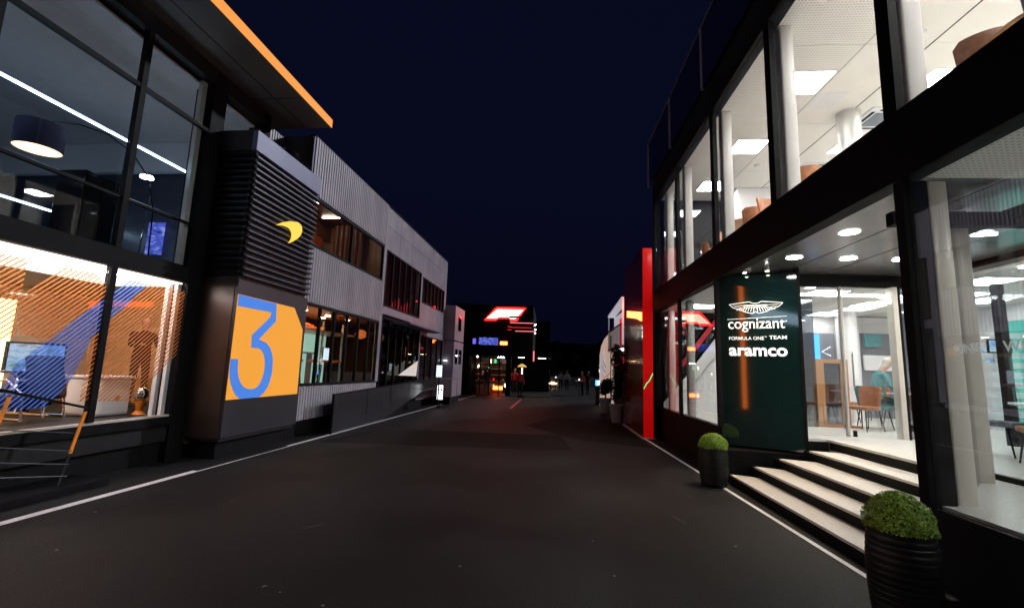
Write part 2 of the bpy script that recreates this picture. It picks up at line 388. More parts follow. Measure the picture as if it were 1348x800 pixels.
# ------------------------------------------------------------------ the setting
structure('ground', MB().box(-400, 400, -60, 600, -.30, -.012), 'ground')
structure('road', MB().poly([(-9, -8, 0), (12, -8, 0), (12, 60, 0), (-9, 60, 0)]), 'asphalt')
mb = MB()
for (y0, y1, wd) in ((1.0, 6.9, .12), (6.9, 9.25, .035), (9.25, 13.4, .10), (13.4, 29.0, .085)):
    a = -5.30 - .18; f = lambda y: -5.50 + .0378*y
    mb.poly([(f(y0)-wd, y0, .004), (f(y0), y0, .004), (f(y1), y1, .004), (f(y1)-wd, y1, .004)])
structure('road_stripe', mb, 'line')
structure('road_stripe', MB().poly([(2.83, 4.2, .004), (2.89, 4.2, .004), (2.66, 12.75, .004), (2.60, 12.75, .004)]), 'line')
structure('road_stripe', MB().poly([(-1.60, 20.6, .004), (-1.50, 20.6, .004), (-1.38, 27.0, .004), (-1.50, 27.0, .004)]), 'red_streak')  # streak of red light on the road, painted as a flat strip
mb = MB()
for x, y, a, l, w_ in ((-2.4, 4.9, .9, .16, .008), (-1.2, 6.6, 1.1, .10, .006), (1.6, 5.9, 1.9, .17, .008), (2.05, 7.0, .4, .08, .007), (1.95, 5.1, .5, .03, .02), (-2.1, 3.6, 1., .03, .022)):
    c, d = Vector((x, y, .006)), Vector((math.cos(a), math.sin(a), 0)); n_ = Vector((-d.y, d.x, 0))
    mb.poly([tuple(c-d*l), tuple(c+n_*w_+d*l*.1), tuple(c+d*l), tuple(c-n_*w_*.4)])
g_ = structure('road_scuffs', mb, 'scuff'); g_['kind'] = 'stuff'; g_['label'] = 'small pale scuffs and flecks on the dark asphalt'; g_['category'] = 'scuffs'
structure('road_shadow', MB().poly([(-4.9, 9.9, .002), (.6, 10.3, .002), (.4, 12.6, .002), (-4.4, 12.4, .002)]), 'shadow_tone')  # shadow band across the road, painted as a darker sheet
structure('road_shadow', MB().poly([(.8, 12.0, .002), (2.5, 11.2, .002), (2.45, 17.5, .002), (.2, 17.0, .002), (-.6, 14.5, .002)]), 'shadow_tone')  # curved shadow on the right side, also painted as a sheet
# dark wooded slope closing the street, far off: rounded crowns in rows up the hillside
mb = MB(); rnd = random.Random(3)
mb.poly([(-140, 92, -.2), (160, 92, -.2), (160, 130, 9.5), (-140, 130, 9.5)])
mb.poly([(-140, 130, 9.5), (160, 130, 9.5), (160, 260, 6), (-140, 260, 6)])
for k in range(900):
    x = rnd.uniform(-60, 80); y = rnd.uniform(93, 128); z = (y-92)/38*9.5 - 1.2; r = rnd.uniform(1.2, 2.6); h = r*rnd.uniform(.9, 1.5); b = len(mb.v); n = 7
    for t, q in ((0, 1.), (.45, .95), (.8, .6), (1, .12)):
        for a in range(n): mb.v.append((x+r*q*math.cos(2*PI*a/n)*rnd.uniform(.8, 1.15), y+r*q*math.sin(2*PI*a/n), z+h*t*rnd.uniform(.92, 1.05)))
    for t in range(3):
        for a in range(n): mb.f.append((b+t*n+a, b+t*n+(a+1) % n, b+(t+1)*n+(a+1) % n, b+(t+1)*n+a))
    mb.f.append(tuple(b+3*n+a for a in range(n)))
structure('hill', mb, 'forest')

# ------------------------------------------------------------------ RIGHT: glass hospitality building
FX = 3.08; FL = .75; C1 = 3.45; F2 = 4.10; C2 = 6.80
B = Thing('glass_hospitality_building', 'two storey black framed glass building with bright white rooms, right of the road', 'building', (FX, 1.0, 0))
YM = [-.5, 1.75, 4.10, 6.25, 8.50, 10.95, 13.25]
B.part('beam', MB().box(FX-.06, FX+.12, -3, 13.34, C1, F2-.03), 'black', bv=.004)
B.part('beam', MB().box(FX-.06, FX+.14, -3, 13.34, 6.74, 7.42), 'black', bv=.004)
B.part('parapet_trim', MB().box(FX-.10, FX+.02, -3, 13.36, 7.422, 7.46), 'black')
B.part('floor_slab', MB().box(FX+.122, 10, -3, 13.3, C1+.165, F2-.002), 'plinth')
B.part('roof', MB().box(FX+.142, 10, -3, 13.3, 6.86, 7.40), 'plinth')
B.part('floor', MB().box(4.56, 10, 4.07, 13.3, .55, FL), 'floorpale')
B.part('floor', MB().box(4.56, 10, -3, 4.068, .55, FL), 'floorpale')
B.part('floor', MB().prism([(3.14, -3, .55), (4.558, -3, .55), (4.558, 5.36, .55), (4.46, 5.36, .55), (3.26, 4.10, .55), (3.14, 4.06, .55)], (0, 0, .2)), 'floorpale')
B.part('plinth', MB().prism([(3.10, 4.102, 0), (3.27, 4.102, 0), (4.47, 5.362, 0), (4.56, 5.40, 0), (4.54, 5.44, 0), (3.24, 4.135, 0), (3.10, 4.135, 0)], (0, 0, FL-.002)), 'black')
B.part('floor', MB().prism([(3.13, 8.56, .55), (4.20, 8.02, .55), (4.558, 8.02, .55), (4.558, 13.3, .55), (3.13, 13.3, .55)], (0, 0, .2)), 'floorpale')
B.part('plinth', MB().box(FX-.01, FX+.10, -3, 4.10, 0, FL-.02), 'blackgloss')
B.part('plinth', MB().box(FX-.01, FX+.12, 8.54, 13.3, 0, .82), 'black')
B.part('carpet', MB().box(FX+.15, 9.98, -2.9, 13.28, F2, F2+.01), 'floorpale')
B.part('back_wall', MB().box(9.98, 10.1, -3, 13.4, 0, 7.3), 'wall')
B.part('end_wall', MB().box(4.9, 9.98, 13.30, 13.40, FL, C1), 'wall')
B.part('end_glass', MB().box(3.22, 4.89, 13.34, 13.352, FL, C1), 'glassblue')
B.part('end_wall', MB().box(3.2, 9.98, -3.1, -3.0, 0, 7.4), 'wall')
B.part('corner_post', MB().box(FX-.05, FX+.12, 13.20, 13.34, 0, 6.74), 'black')
# mullions and panes
for y in YM[:-1]:
    B.part('mullion', MB().box(FX-.045, FX+.03, y-.085, y+.075, F2-.03, 6.74), 'black')
for y in (1.75, 4.09, 10.95):
    B.part('mullion', MB().box(FX-.04, FX+.03, y-.05, y+.05, FL-.02 if y < 5 else .82, C1), 'black')
B.part('mullion', MB().box(FX-.04, FX+.03, 8.50, 8.60, .82, C1), 'black')
for a, b in zip(YM[:-1], YM[1:]):
    B.part('window_pane', MB().box(FX+.00, FX+.012, a+.055, b-.055, F2-.03, 6.74), 'glass')
for a, b in ((-3, 1.70), (1.80, 4.04), (8.60, 10.90), (11.0, 13.20)):
    B.part('window_pane', MB().box(FX+.00, FX+.012, a, b, FL-.02 if b < 5 else .82, C1), 'glassR' if b < 5 else 'glass')
# lettering film on the nearest lower pane
place_text(B, 'window_lettering', 'ONE', (FX-.006, 3.74, 1.93), (0, -1, 0), .22, .075, 'lettergrey', .004, depth=.0008)
place_text(B, 'window_lettering', 'WE', (FX-.006, 3.35, 1.93), (0, -1, 0), .17, .075, 'lettergrey', .004, depth=.0008)
# inner columns behind the mullions
def rcol(x, y, z0, z1, mat='beige', r=.085):
    m = MB(); pts = []
    for k in range(16):
        a = 2*PI*k/16; pts.append((x+r*math.copysign(abs(math.cos(a))**.35, math.cos(a)), y+r*math.copysign(abs(math.sin(a))**.35, math.sin(a)), z0))
    m.prism(pts, (0, 0, z1-z0)); return m
for y in YM[2:]:
    B.part('column', rcol(3.36, y+(.16 if y < 13 else -.45), F2+.01, C2, r=.098), 'columngrey', smooth=True)
B.part('column', rcol(3.36, 4.16, FL, C1), 'beige', smooth=True)
B.part('column', rcol(4.36, 5.14, FL, C1+.10), 'beige', smooth=True)
B.part('column', rcol(3.37, 11.15, FL, C1), 'steel', smooth=True); B.part('column', rcol(3.37, 12.8, FL, C1), 'steel', smooth=True)
m_ = MB(); m_.lathe([(.20, 0), (.20, C2-F2)], (5.67, 8.68, F2), 28, False); B.part('column', m_, 'steel', smooth=True)
m_ = MB(); m_.lathe([(.19, 0), (.19, C1-FL)], (7.45, 12.0, FL), 24, False); B.part('column', m_, 'white', smooth=True)
B.part('teal_display', MB().box(8.45, 8.85, 12.9, 12.95, 2.62, 2.95), 'teal'); B.part('white_shelf', MB().box(8.45, 9.2, 13.0, 13.06, 2.0, 2.4), 'white')
m_ = MB(); m_.lathe([(.16, 0), (.16, C1-FL)], (5.55, 5.35, FL), 24, False); B.part('column', m_, 'steel', smooth=True)
# upper ceiling: perforated strip by the glass, plain panels behind, joints between
for i, y in enumerate([-3, -.1, 2.2, 4.5, 6.75, 9.05, 11.3]):
    y1 = [-.1, 2.2, 4.5, 6.75, 9.05, 11.3, 13.3][i]
    B.part('ceiling_panel', MB().box(3.20, 4.74, y+.004, y1-.004, C2, C2+.04), 'perf')
    B.part('ceiling_panel', MB().box(4.755, 5.685, y+.004, y1-.004, C2, C2+.04), 'ceil')
    B.part('ceiling_panel', MB().box(5.708, 7.7, y+.004, y1-.004, C2, C2+.04), 'ceil')
    B.part('ceiling_panel', MB().box(7.712, 9.98, y+.004, y1-.004, C2, C2+.04), 'ceil')
B.part('ceiling_backing', MB().box(3.2, 9.98, -3, 13.3, C2+.042, C2+.058), 'black')
for y in (.50, 2.80, 5.08, 7.36, 9.66, 11.88):
    L = B.part('ceiling_light', MB().box(4.02, 4.70, y, y+.66, C2-.012, C2-.002), 'white')
    B.part('diffuser', MB().box(4.045, 4.675, y+.025, y+.635, C2-.017, C2-.0125), 'e_panel', L)
    if y < 11:
        L = B.part('ceiling_light', MB().box(6.20, 6.86, y, y+.66, C2-.012, C2-.002), 'white')
        B.part('diffuser', MB().box(6.225, 6.835, y+.025, y+.635, C2-.017, C2-.0125), 'e_panel', L)
    if y > 3:
        L = B.part('ceiling_light', MB().box(8.3, 8.96, y, y+.66, C2-.012, C2-.002), 'white')
        B.part('diffuser', MB().box(8.325, 8.935, y+.025, y+.635, C2-.017, C2-.0125), 'e_panel', L)
for y in (8.45, 10.78):
    A = B.part('air_conditioner', MB().box(5.98, 6.84, y, y+.80, C2-.035, C2-.002), 'white', bv=.02)
    B.part('grille', MB().box(6.14, 6.68, y+.16, y+.64, C2-.045, C2-.036), 'greyfabric', A)
    g = MB()
    for q in ((6.04, 6.10, y+.12, y+.68), (6.72, 6.78, y+.12, y+.68), (6.16, 6.66, y+.05, y+.10), (6.16, 6.66, y+.70, y+.75)): g.box(*q, C2-.040, C2-.0355)
    B.part('air_slot', g, 'black', A)
m_ = MB(); m_.lathe([(.055, 0), (.07, -.02), (.05, -.045), (.02, -.055)], (5.35, 6.5, C2-.001), 16); B.part('ceiling_joint', MB().box(5.688, 5.705, -2.9, 13.2, C2-.003, C2+.03), 'black')
B.part('ceiling_joint', MB().box(4.742, 4.753, 2.0, 13.2, C2+.001, C2+.03), 'greyfabric')
B.part('smoke_detector', m_, 'white', smooth=True)
m_ = MB(); m_.lathe([(.055, 0), (.07, -.02), (.05, -.045), (.02, -.055)], (4.95, 10.9, C2-.001), 16); B.part('smoke_detector', m_, 'white', smooth=True)
B.part('ceiling_hatch', MB().box(4.80, 5.25, 8.0, 8.5, C2-.006, C2-.001), 'white')
# upper far end: tinted glass partition and white cabinet block
B.part('end_glass', MB().box(3.24, 9.9, 13.30, 13.312, F2, C2), 'glassblue')
B.part('white_cupboard', MB().box(5.05, 6.4, 12.3, 13.0, F2+.01, C2-.01), 'wall', bv=.004)
B.part('cupboard_shelf', MB().box(4.75, 6.4, 11.75, 12.29, F2+.01, F2+1.02), 'white', bv=.01)
for (y, z) in ((9.6, F2+1.05),): B.part('handrail', MB().tube([(4.3, 13.1, F2+.9), (4.3, 11.0, F2+1.2)], .015), 'black')
# roof railing
for y in (13.5, 11.05, 8.65, 6.2, 3.8):
    B.part('railing_post', MB().box(FX-.16, FX-.11, y-.02, y+.02, 7.30, 8.66), 'white')
B.part('handrail', MB().box(FX-.15, FX-.12, -2, 13.52, 8.661, 8.685), 'steel')
for a, b in zip((13.5, 11.05, 8.65, 6.2), (11.05, 8.65, 6.2, 3.8)):
    B.part('railing_pane', MB().box(FX-.140, FX-.132, b+.03, a-.03, 7.32, 8.65), 'glassrail')
# entrance recess: soffit of metal panels with downlights
SZ = 3.58
B.part('soffit_backing', MB().box(3.20, 6.5, 4.14, 8.45, SZ+.031, SZ+.05), 'black')
for x0, x1 in ((3.20, 4.16), (4.185, 4.88), (4.905, 6.5)):
    for y0, y1 in ((4.14, 6.28), (6.288, 8.45)):
        B.part('soffit_panel', MB().box(x0, x1, y0, y1, SZ, SZ+.03), 'steel' if x0 > 9 else M.setdefault('soffitpanel', solid('satin_grey_soffit_panel', (.34, .34, .35), .24, metal=.7, var=.12, scale=1.5)))
def downlight(x, y, z, r=.105, mat='e_down'):
    L = B.part('downlight', MB().lathe([(r*1.2, 0), (r*1.2, -.012), (r*1.02, -.014), (r*1.02, -.004)], (x, y, z), 24, False), 'white', smooth=True)
    B.part('lamp', MB().lathe([(r, 0), (r, -.006)], (x, y, z), 24), mat, L)
for x in (3.80, 4.60, 5.37):
    for y in (5.95, 7.27): downlight(x, y, SZ-.001)
downlight(3.40, 4.55, SZ-.001, .035, 'e_spot')
B.part('transom', MB().box(3.7, 6.6, 8.46, 8.56, 3.36, SZ-.001), 'black')
B.part('door_glass', MB().box(4.27, 5.16, 8.50, 8.512, FL+.01, 3.36), 'glassR')
B.part('door_glass', MB().box(5.20, 6.02, 8.44, 8.452, FL+.01, 3.36), 'glassR')
B.part('door_stile', MB().box(5.16, 5.19, 8.46, 8.53, FL+.01, 3.36), 'columngrey')
B.part('door_lock', MB().box(5.22, 5.27, 8.41, 8.44, FL+.02, FL+.12), 'black')
B.part('door_jamb', MB().box(6.02, 6.10, 8.42, 8.58, FL, 3.36), 'beige')
B.part('side_glass', MB().box(6.14, 6.42, 8.50, 8.512, FL+.01, 3.36), 'glassdark')
B.part('side_wall', MB().box(6.42, 6.60, 8.44, 8.58, FL, SZ-.001), 'black')
B.part('side_glass', MB().box(6.50, 6.512, 5.6, 8.43, FL+.01, 3.36), 'glass')
B.part('side_wall', MB().box(6.10, 6.16, 8.44, 8.58, FL, 3.36), 'black')
B.part('door_jamb', MB().box(4.16, 4.25, 8.02, 8.56, FL, SZ-.001), 'black')
m_ = MB(); m_.tube([(5.28, 8.42, 1.6), (5.28, 8.42, 2.2)], .014); B.part('door_handle', m_, 'chrome')
# near block: black return, splayed side glass, inner glazed wall
B.part('return_wall', MB().box(FX+.032, 3.26, 4.06, 4.10, FL+.001, C1), 'black')
B.part('side_glass', MB().prism([(3.44, 4.20, FL), (4.28, 5.06, FL), (4.288, 5.052, FL), (3.448, 4.192, FL)], (0, 0, C1-FL-.02)), 'glass')
B.part('inner_glass', MB().box(4.64, 4.652, -2.8, 5.5, FL+.06, 3.36), 'glass')
B.part('inner_rail', MB().box(4.62, 4.68, -2.8, 5.5, FL, FL+.055), 'black')
B.part('inner_rail', MB().box(4.62, 4.68, -2.8, 5.5, 3.37, 3.48), 'black')
B.part('inner_rail', MB().box(3.5, 8.4, 4.80, 4.90, 3.30, 3.44), 'black')
for y in (2.4,): B.part('inner_mullion', MB().box(4.62, 4.68, y-.03, y+.03, FL+.055, 3.37), 'black')
# lower ceilings
for y0, y1 in ((-3, -.3), (-.29, 2.2), (2.21, 4.05)):
    B.part('ceiling_panel', MB().box(3.20, 4.61, y0, y1, C1+.02, C1+.05), 'perf')
for y0, y1 in ((-3, .4), (.41, 3.5), (3.51, 6.8), (6.81, 10.0), (10.01, 13.3)):
    B.part('ceiling_panel', MB().box(6.57 if y0 > 3.5 and y0 < 8 else 4.69, 8.3, y0, y1, C1+.02 if y0 < 3 else C1-.02, C1+.05), 'ceil')
    B.part('ceiling_panel', MB().box(8.31, 9.97, y0, y1, C1+.02, C1+.05), 'ceil')
B.part('ceiling_panel', MB().box(3.20, 4.68, 8.60, 13.28, C1+.02, C1+.05), 'ceil')
B.part('ceiling_panel', MB().box(4.69, 6.56, 8.60, 10.0, C1-.019, C1+.05), 'ceil')
def pan(x, y, z, wx=.62, wy=.62, mat='e_panel2'):
    L = B.part('ceiling_light', MB().box(x-wx/2-.02, x+wx/2+.02, y-wy/2-.02, y+wy/2+.02, z-.010, z-.001), 'white')
    B.part('diffuser', MB().box(x-wx/2, x+wx/2, y-wy/2, y+wy/2, z-.014, z-.0105), mat, L)
for x, y in ((3.95, 9.7), (3.95, 12.0), (5.6, 12.3), (3.9, 1.2), (3.9, -1.2), (9.1, 5), (9.1, 7.6), (9.1, 10.3)): pan(x, y, C1+.02)
for x, y in ((7.3, 8.1), (7.3, 10.8), (7.3, 12.6), (5.5, 9.5), (7.4, 5.3), (7.4, 6.6), (8.0, 9.4)): pan(x, y, C1-.02)
for x, y in ((5.6, 2.6), (7.4, 2.4), (5.6, .3), (7.4, .2)): pan(x, y, C1+.02)
B.part('linear_light', MB().box(5.1, 8.2, 9.62, 9.70, C1-.05, C1-.0205), 'e_panel2')
B.part('linear_light', MB().box(6.8, 8.2, 7.0, 7.05, C1-.05, C1-.0205), 'e_panel2')
# room walls, recessed dark bays and screens inside the ground floor
B.part('room_divider', MB().box(7.82, 8.36, 13.0, 13.1, FL, C1-.03), 'wall')
B.part('inner_post', MB().box(7.52, 7.64, 8.2, 8.32, FL, C1-.03), 'black')
B.part('inner_mullion', MB().box(5.10, 5.16, 10.02, 10.08, FL, C1-.03), 'columngrey'); B.part('inner_mullion', MB().box(7.0, 7.05, 9.4, 9.45, FL, C1-.03), 'columngrey')
B.part('inner_glass', MB().box(5.165, 5.56, 10.04, 10.05, FL, C1-.03), 'glassdark')
B.part('dark_alcove', MB().box(6.9, 7.81, 13.15, 13.25, FL, 2.97), 'greyfabric')
B.part('dark_alcove', MB().box(8.37, 9.4, 13.15, 13.25, FL, 3.0), 'greyfabric')
B.part('blue_sign', MB().box(7.24, 7.38, 13.08, 13.12, 2.22, 2.93), 'e_blue')
arrow = MB().tube([(7.66, 13.1, 2.60), (7.44, 13.1, 2.46), (7.66, 13.1, 2.36)], .016, 6); B.part('lit_chevron', arrow, 'e_white')
# half-height white stair wall seen in the far bays, with its flight
B.part('stair_wall', MB().prism([(3.22, 13.10, FL), (4.86, 13.10, FL), (4.86, 13.10, 2.95), (4.67, 13.10, 2.77), (3.44, 13.10, 1.17), (3.22, 13.10, .95)], (0, .05, 0)), 'white')
B.part('handrail', MB().tube([(3.46, 13.05, 1.05), (3.98, 13.05, 1.42), (4.42, 13.05, 2.0), (4.86, 13.05, 2.5)], .014), 'chrome')
B.part('red_reflection_strip', MB().prism([(3.60, 13.12, 1.9), (3.74, 13.12, 1.9), (4.86, 13.12, 3.36), (4.70, 13.12, 3.36)], (0, .03, 0)), 'redlit_dull')  # red strip painted for the reddish reflection above the stair wall
# open staircase with pale glowing treads further in
for k in range(9):
    B.part('stair_tread', MB().box(7.95, 8.50, 9.0-.02*k, 9.3-.02*k, 1.15+.175*k, 1.25+.175*k), 'white')
B.part('stair_glass', MB().box(8.52, 8.535, 8.3, 9.3, FL, 2.9), M.setdefault('glassteal', glass('teal_glass', (.35, .85, .80), 1.6)))
for (x, y, z, wd, mat) in ((7.75, 8.5, 2.28, .34, 's_tv'), (8.7, 10.1, 2.1, .7, 's_tv'), (9.2, 7.0, 2.0, .7, 's_tv')):
    s_ = B.part('screen', MB().box(x-wd/2-.02, x+wd/2+.02, y, y+.03, z-.02, z+wd*.58+.02), 'black')
    B.part('picture', MB().box(x-wd/2, x+wd/2, y-.004, y-.001, z, z+wd*.58), mat, s_)

# entrance steps
S = Thing('entrance_steps', 'flight of five black steps with pale stone treads up to the glass entrance', 'steps', (2.98, 4.1, 0))
XS = [2.98, 3.33, 3.69, 4.13, 4.55]; YL = [7.93, 7.86, 7.80, 7.77, 7.97]
for i in range(5):
    z = .15*(i+1); x0 = XS[i]; x1 = 5.0 if i == 4 else XS[i+1]+.02
    top = z-.03
    yl = 8.56-(x0-3.09)*.504 if x0 > 3.09 else 8.50
    ra = 4.15+max(0, x0+.03-3.22)*1.03; rb = 4.15+max(0, x1-3.22)*1.03
    if i < 4: S.part('riser', MB().prism([(x0+.03, ra, z-.15), (x1, rb, z-.15), (x1, min(yl, 8.56-(x1-3.09)*.504), z-.15), (x0+.03, min(8.5, yl), z-.15)], (0, 0, .118)), 'black')
    else: S.part('riser', MB().box(x0+.005, 4.559, 5.45, 7.97, z-.15, z-.032), 'black')
    if i < 4:
        xb = XS[i+1]+.03
        S.part('tread', MB().prism([(x0, 4.15+max(0, x0-3.22)*1.03, z-.03), (xb, 4.15+max(0, xb-3.22)*1.03, z-.03), (xb, YL[i]-.15, z-.03), (x0, YL[i], z-.03)], (0, 0, .03)), 'tread')
    else:
        S.part('landing', MB().box(x0, 6.42, 5.45, 8.40, z-.03, z+.004), 'floorpale')
S.part('riser', MB().box(4.19, 4.546, 7.972, 8.018, .30, .715), 'black')
S.part('side_block', MB().prism([(3.12, 8.52, 0), (2.99, 8.10, 0), (3.9, 8.0, 0), (4.6, 7.75, 0), (4.6, 8.0, 0), (4.2, 8.02, 0)], (0, 0, .50)), 'black')

# green sign board beside the steps
PA = Vector((3.09, 8.52, 0)); PU = Vector((.8928, -.4505, 0)); PN = Vector((-.4505, -.8928, 0))
G = Thing('entrance_sign_board', 'tall dark green glossy board with white winged emblem and sponsor lettering, left of the steps', 'sign', (3.09, 8.52, .53))
def pp(u, z, n=0): q = PA + PU*u + PN*n; return (q.x, q.y, z)
G.part('board', MB().prism([pp(0, .533), pp(1.222, .533), pp(1.222, 3.50), pp(0, 3.50)], tuple(-PN*.05)), 'green', bv=.003)
G.part('edge_frame', MB().prism([pp(1.222, .50, .01), pp(1.27, .50, .01), pp(1.27, 3.56, .01), pp(1.222, 3.56, .01)], tuple(-PN*.09)), 'black')
G.part('edge_frame', MB().prism([pp(-.05, .50, .01), pp(-.001, .50, .01), pp(-.001, 3.44, .01), pp(-.05, 3.44, .01)], tuple(-PN*.06)), 'black')
place_text(G, 'lettering', 'cognizant', pp(.15, 2.487, .004), PU, .875, .235, 'letter', .006)
dot = MB(); dot.lathe([(.012, 0), (.012, .004)], (0, 0, 0), 12); dot.v = [pp(1.045+x, 2.668+y, .004+z) for x, y, z in dot.v]; G.part('trademark_dot', dot, 'letter')
place_text(G, 'lettering', 'FORMULA ONE', pp(.157, 2.350, .004), PU, .545, .058, 'letter', .006)
place_text(G, 'lettering', 'TM', pp(.712, 2.395, .004), PU, .030, .018, 'letter', .004)
place_text(G, 'lettering', 'TEAM', pp(.78, 2.362, .004), PU, .262, .060, 'letter', .014)
place_text(G, 'lettering', 'aramco', pp(.148, 2.068, .004), PU, .895, .150, 'letter', .030)
G.part('rule_line', MB().prism([pp(.135, 2.712, .004), pp(1.055, 2.748, .004), pp(1.055, 2.755, .004), pp(.135, 2.719, .004)], tuple(PN*.003)), 'letter')
# winged emblem: outline bars, feather bars and a small name plate
def bar(mb, p, q, wd):
    (u0, z0), (u1, z1) = p, q; d = Vector((u1-u0, z1-z0)); l = d.length or 1e-6; n = Vector((-d.y, d.x))/l*wd/2
    mb.prism([pp(u0+n.x, z0+n.y, .004), pp(u0-n.x, z0-n.y, .004), pp(u1-n.x, z1-n.y, .004), pp(u1+n.x, z1+n.y, .004)], tuple(PN*.003))
em = MB(); UC = .592
top = [(.175, 2.985), (.33, 3.004), (.50, 3.020), (.545, 2.995), (UC, 2.990)]
bot = [(.175, 2.985), (.235, 2.925), (.35, 2.885), (.43, 2.840), (.54, 2.812), (UC, 2.842)]
for ln in (top, bot):
    for p, q in zip(ln[:-1], ln[1:]):
        bar(em, p, q, .011); bar(em, (2*UC-p[0], p[1]), (2*UC-q[0], q[1]), .011)
for sgn in (-1, 1):
    for k in range(7):
        a = .022 + .034*k; b = .012 + .022*k
        bar(em, (UC+sgn*a, 2.925), (UC+sgn*(a+.012+.010*k), 2.838+.006*k), .009)
    bar(em, (UC+sgn*.02, 2.952), (UC+sgn*.36, 2.965), .006); bar(em, (UC+sgn*.25, 2.930), (UC+sgn*.33, 2.940), .005)
for p, q in (((.415, 2.962), (.769, 2.962)), ((.415, 2.918), (.769, 2.918)), ((.415, 2.918), (.415, 2.962)), ((.769, 2.918), (.769, 2.962))): bar(em, p, q, .006)
G.part('winged_emblem', em, 'letter')
place_text(G, 'lettering', 'ASTON MARTIN', pp(.435, 2.929, .004), PU, .315, .024, 'letter', .004)
# three small spotlights over the board
for k, u in enumerate((.12, .46, .80)):
    q = pp(u, 3.565, .20)
    L = G.part('spotlight', MB().lathe([(.03, .02), (.035, 0), (.035, -.05), (.026, -.055)], q, 14), 'white', smooth=True)
    G.part('lamp', MB().lathe([(.024, -.056), (.018, -.062)], q, 12), 'e_spot', L)
    sp = bpy.data.lights.new('spotlight_beam', 'SPOT'); sp.energy = 120; sp.spot_size = math.radians(86); sp.spot_blend = .8; sp.color = (1, .72, .42); sp.shadow_soft_size = .03
    o = bpy.data.objects.new('spotlight_beam', sp); col.objects.link(o); o.parent = G.o; o.location = Vector(q) - G.ref + Vector((0, 0, -.075))
    o.rotation_euler = (Vector((0, 0, -1)) + PN*.22).to_track_quat('-Z', 'Y').to_euler()

# ------------------------------------------------------------------ LEFT: motorhome with orange canopy edge
# coordinates (u, v, z) in the frame of the left row: v runs along the street, u is minus away from the road
A = Thing('orange_canopy_motorhome', 'dark two storey glass motorhome with glowing orange canopy edge, nearest on the left', 'building', (-6.5, 5.0, 0), left=True)
U = -6.5
A.part('canopy', MB().box(-9.5, -5.34, -3, 9.28, 7.01, 7.20), 'soffit')
A.part('canopy_trim', MB().box(-5.339, -5.325, -3, 9.28, 7.012, 7.20), 'e_orange')
A.part('soffit_joint', MB().box(-5.95, -5.94, -3, 9.2, 7.004, 7.0095), 'black')
A.part('soffit_joint', MB().box(-9.4, -5.36, 8.1, 8.11, 7.004, 7.0095), 'black')
A.part('fascia', MB().box(U-.20, U+.06, -3, 8.75, 6.72, 7.005), 'plinth')
A.part('roof', MB().box(-14.0, -9.51, -3, 9.2, 6.72, 7.15), 'plinth')
A.part('floor_slab', MB().box(-14, U-.02, -3, 9.5, 2.98, 3.22), 'plinth')
A.part('floor_edge', MB().box(U-.018, U+.05, -3, 7.13, 2.98, 3.26), 'black')
A.part('floor', MB().box(-14, U+.02, -3, 7.44, .55, .74), 'deck')
A.part('sill', MB().box(U-.05, U+.03, -3, 7.14, .735, .765), 'beige')
A.part('sill_drip', MB().box(U-.05, U+.06, -3, 7.14, .60, .732), 'black')
A.part('plinth', MB().box(U-.05, U+.02, -3, 7.44, .34, .598), 'plinth')
A.part('plinth', MB().box(U-.10, U-.06, -3, 7.44, 0, .345), 'black')
A.part('deck_step', MB().box(-6.56, -5.95, -3, 5.75, 0.0, .10), 'black', bv=.006)
for v in (.62, 2.32, 4.03, 5.82):
    A.part('mullion', MB().box(U-.03, U+.06, v-.045, v+.045, .77, 2.98), 'black')
    A.part('mullion', MB().box(U-.03, U+.06, v-.045, v+.045, 3.26, 6.72), 'black')
A.part('corner_post', MB().box(U-.30, U+.06, 7.14, 7.46, 0, 7.0), 'black')
A.part('inner_post', MB().box(U-.26, U-.19, 7.03, 7.10, .74, 2.95), 'white')
A.part('inner_post', MB().box(U-.12, U-.06, 7.06, 7.13, .74, 2.95), 'white')
A.part('inner_post', MB().box(U-.16, U-.08, 7.02, 7.12, 3.22, 6.7), 'beige')
vs = [-.9, .62, 2.32, 4.03, 5.82, 7.14]
for a, b in zip(vs[:-1], vs[1:]):
    A.part('window_pane', MB().box(U, U+.012, a+.045, b-.045 if b < 7 else b, .77, 2.98), 'glass')
    for z0, z1 in ((3.26, 3.98), (4.03, 5.76), (5.82, 6.72)):
        A.part('window_pane', MB().box(U, U+.012, a+.045, b-.045 if b < 7 else b, z0, z1), 'glass')
    A.part('transom', MB().box(U-.03, U+.05, a+.045, b-.045 if b < 7 else b, 5.76, 5.82), 'black')
A.part('guard_rail', MB().box(U-.03, U+.03, -.9, 7.14, 3.985, 4.025), 'black')
# part of the facade above the tower
A.part('window_pane', MB().box(U, U+.012, 7.46, 8.50, 5.95, 6.72), 'glass')
A.part('corner_post', MB().box(U-.25, U+.06, 8.50, 8.75, 3.0, 7.0), 'black')
A.part('dark_wall', MB().box(U-.10, U-.012, 7.46, 8.5, 3.26, 5.94), 'black')
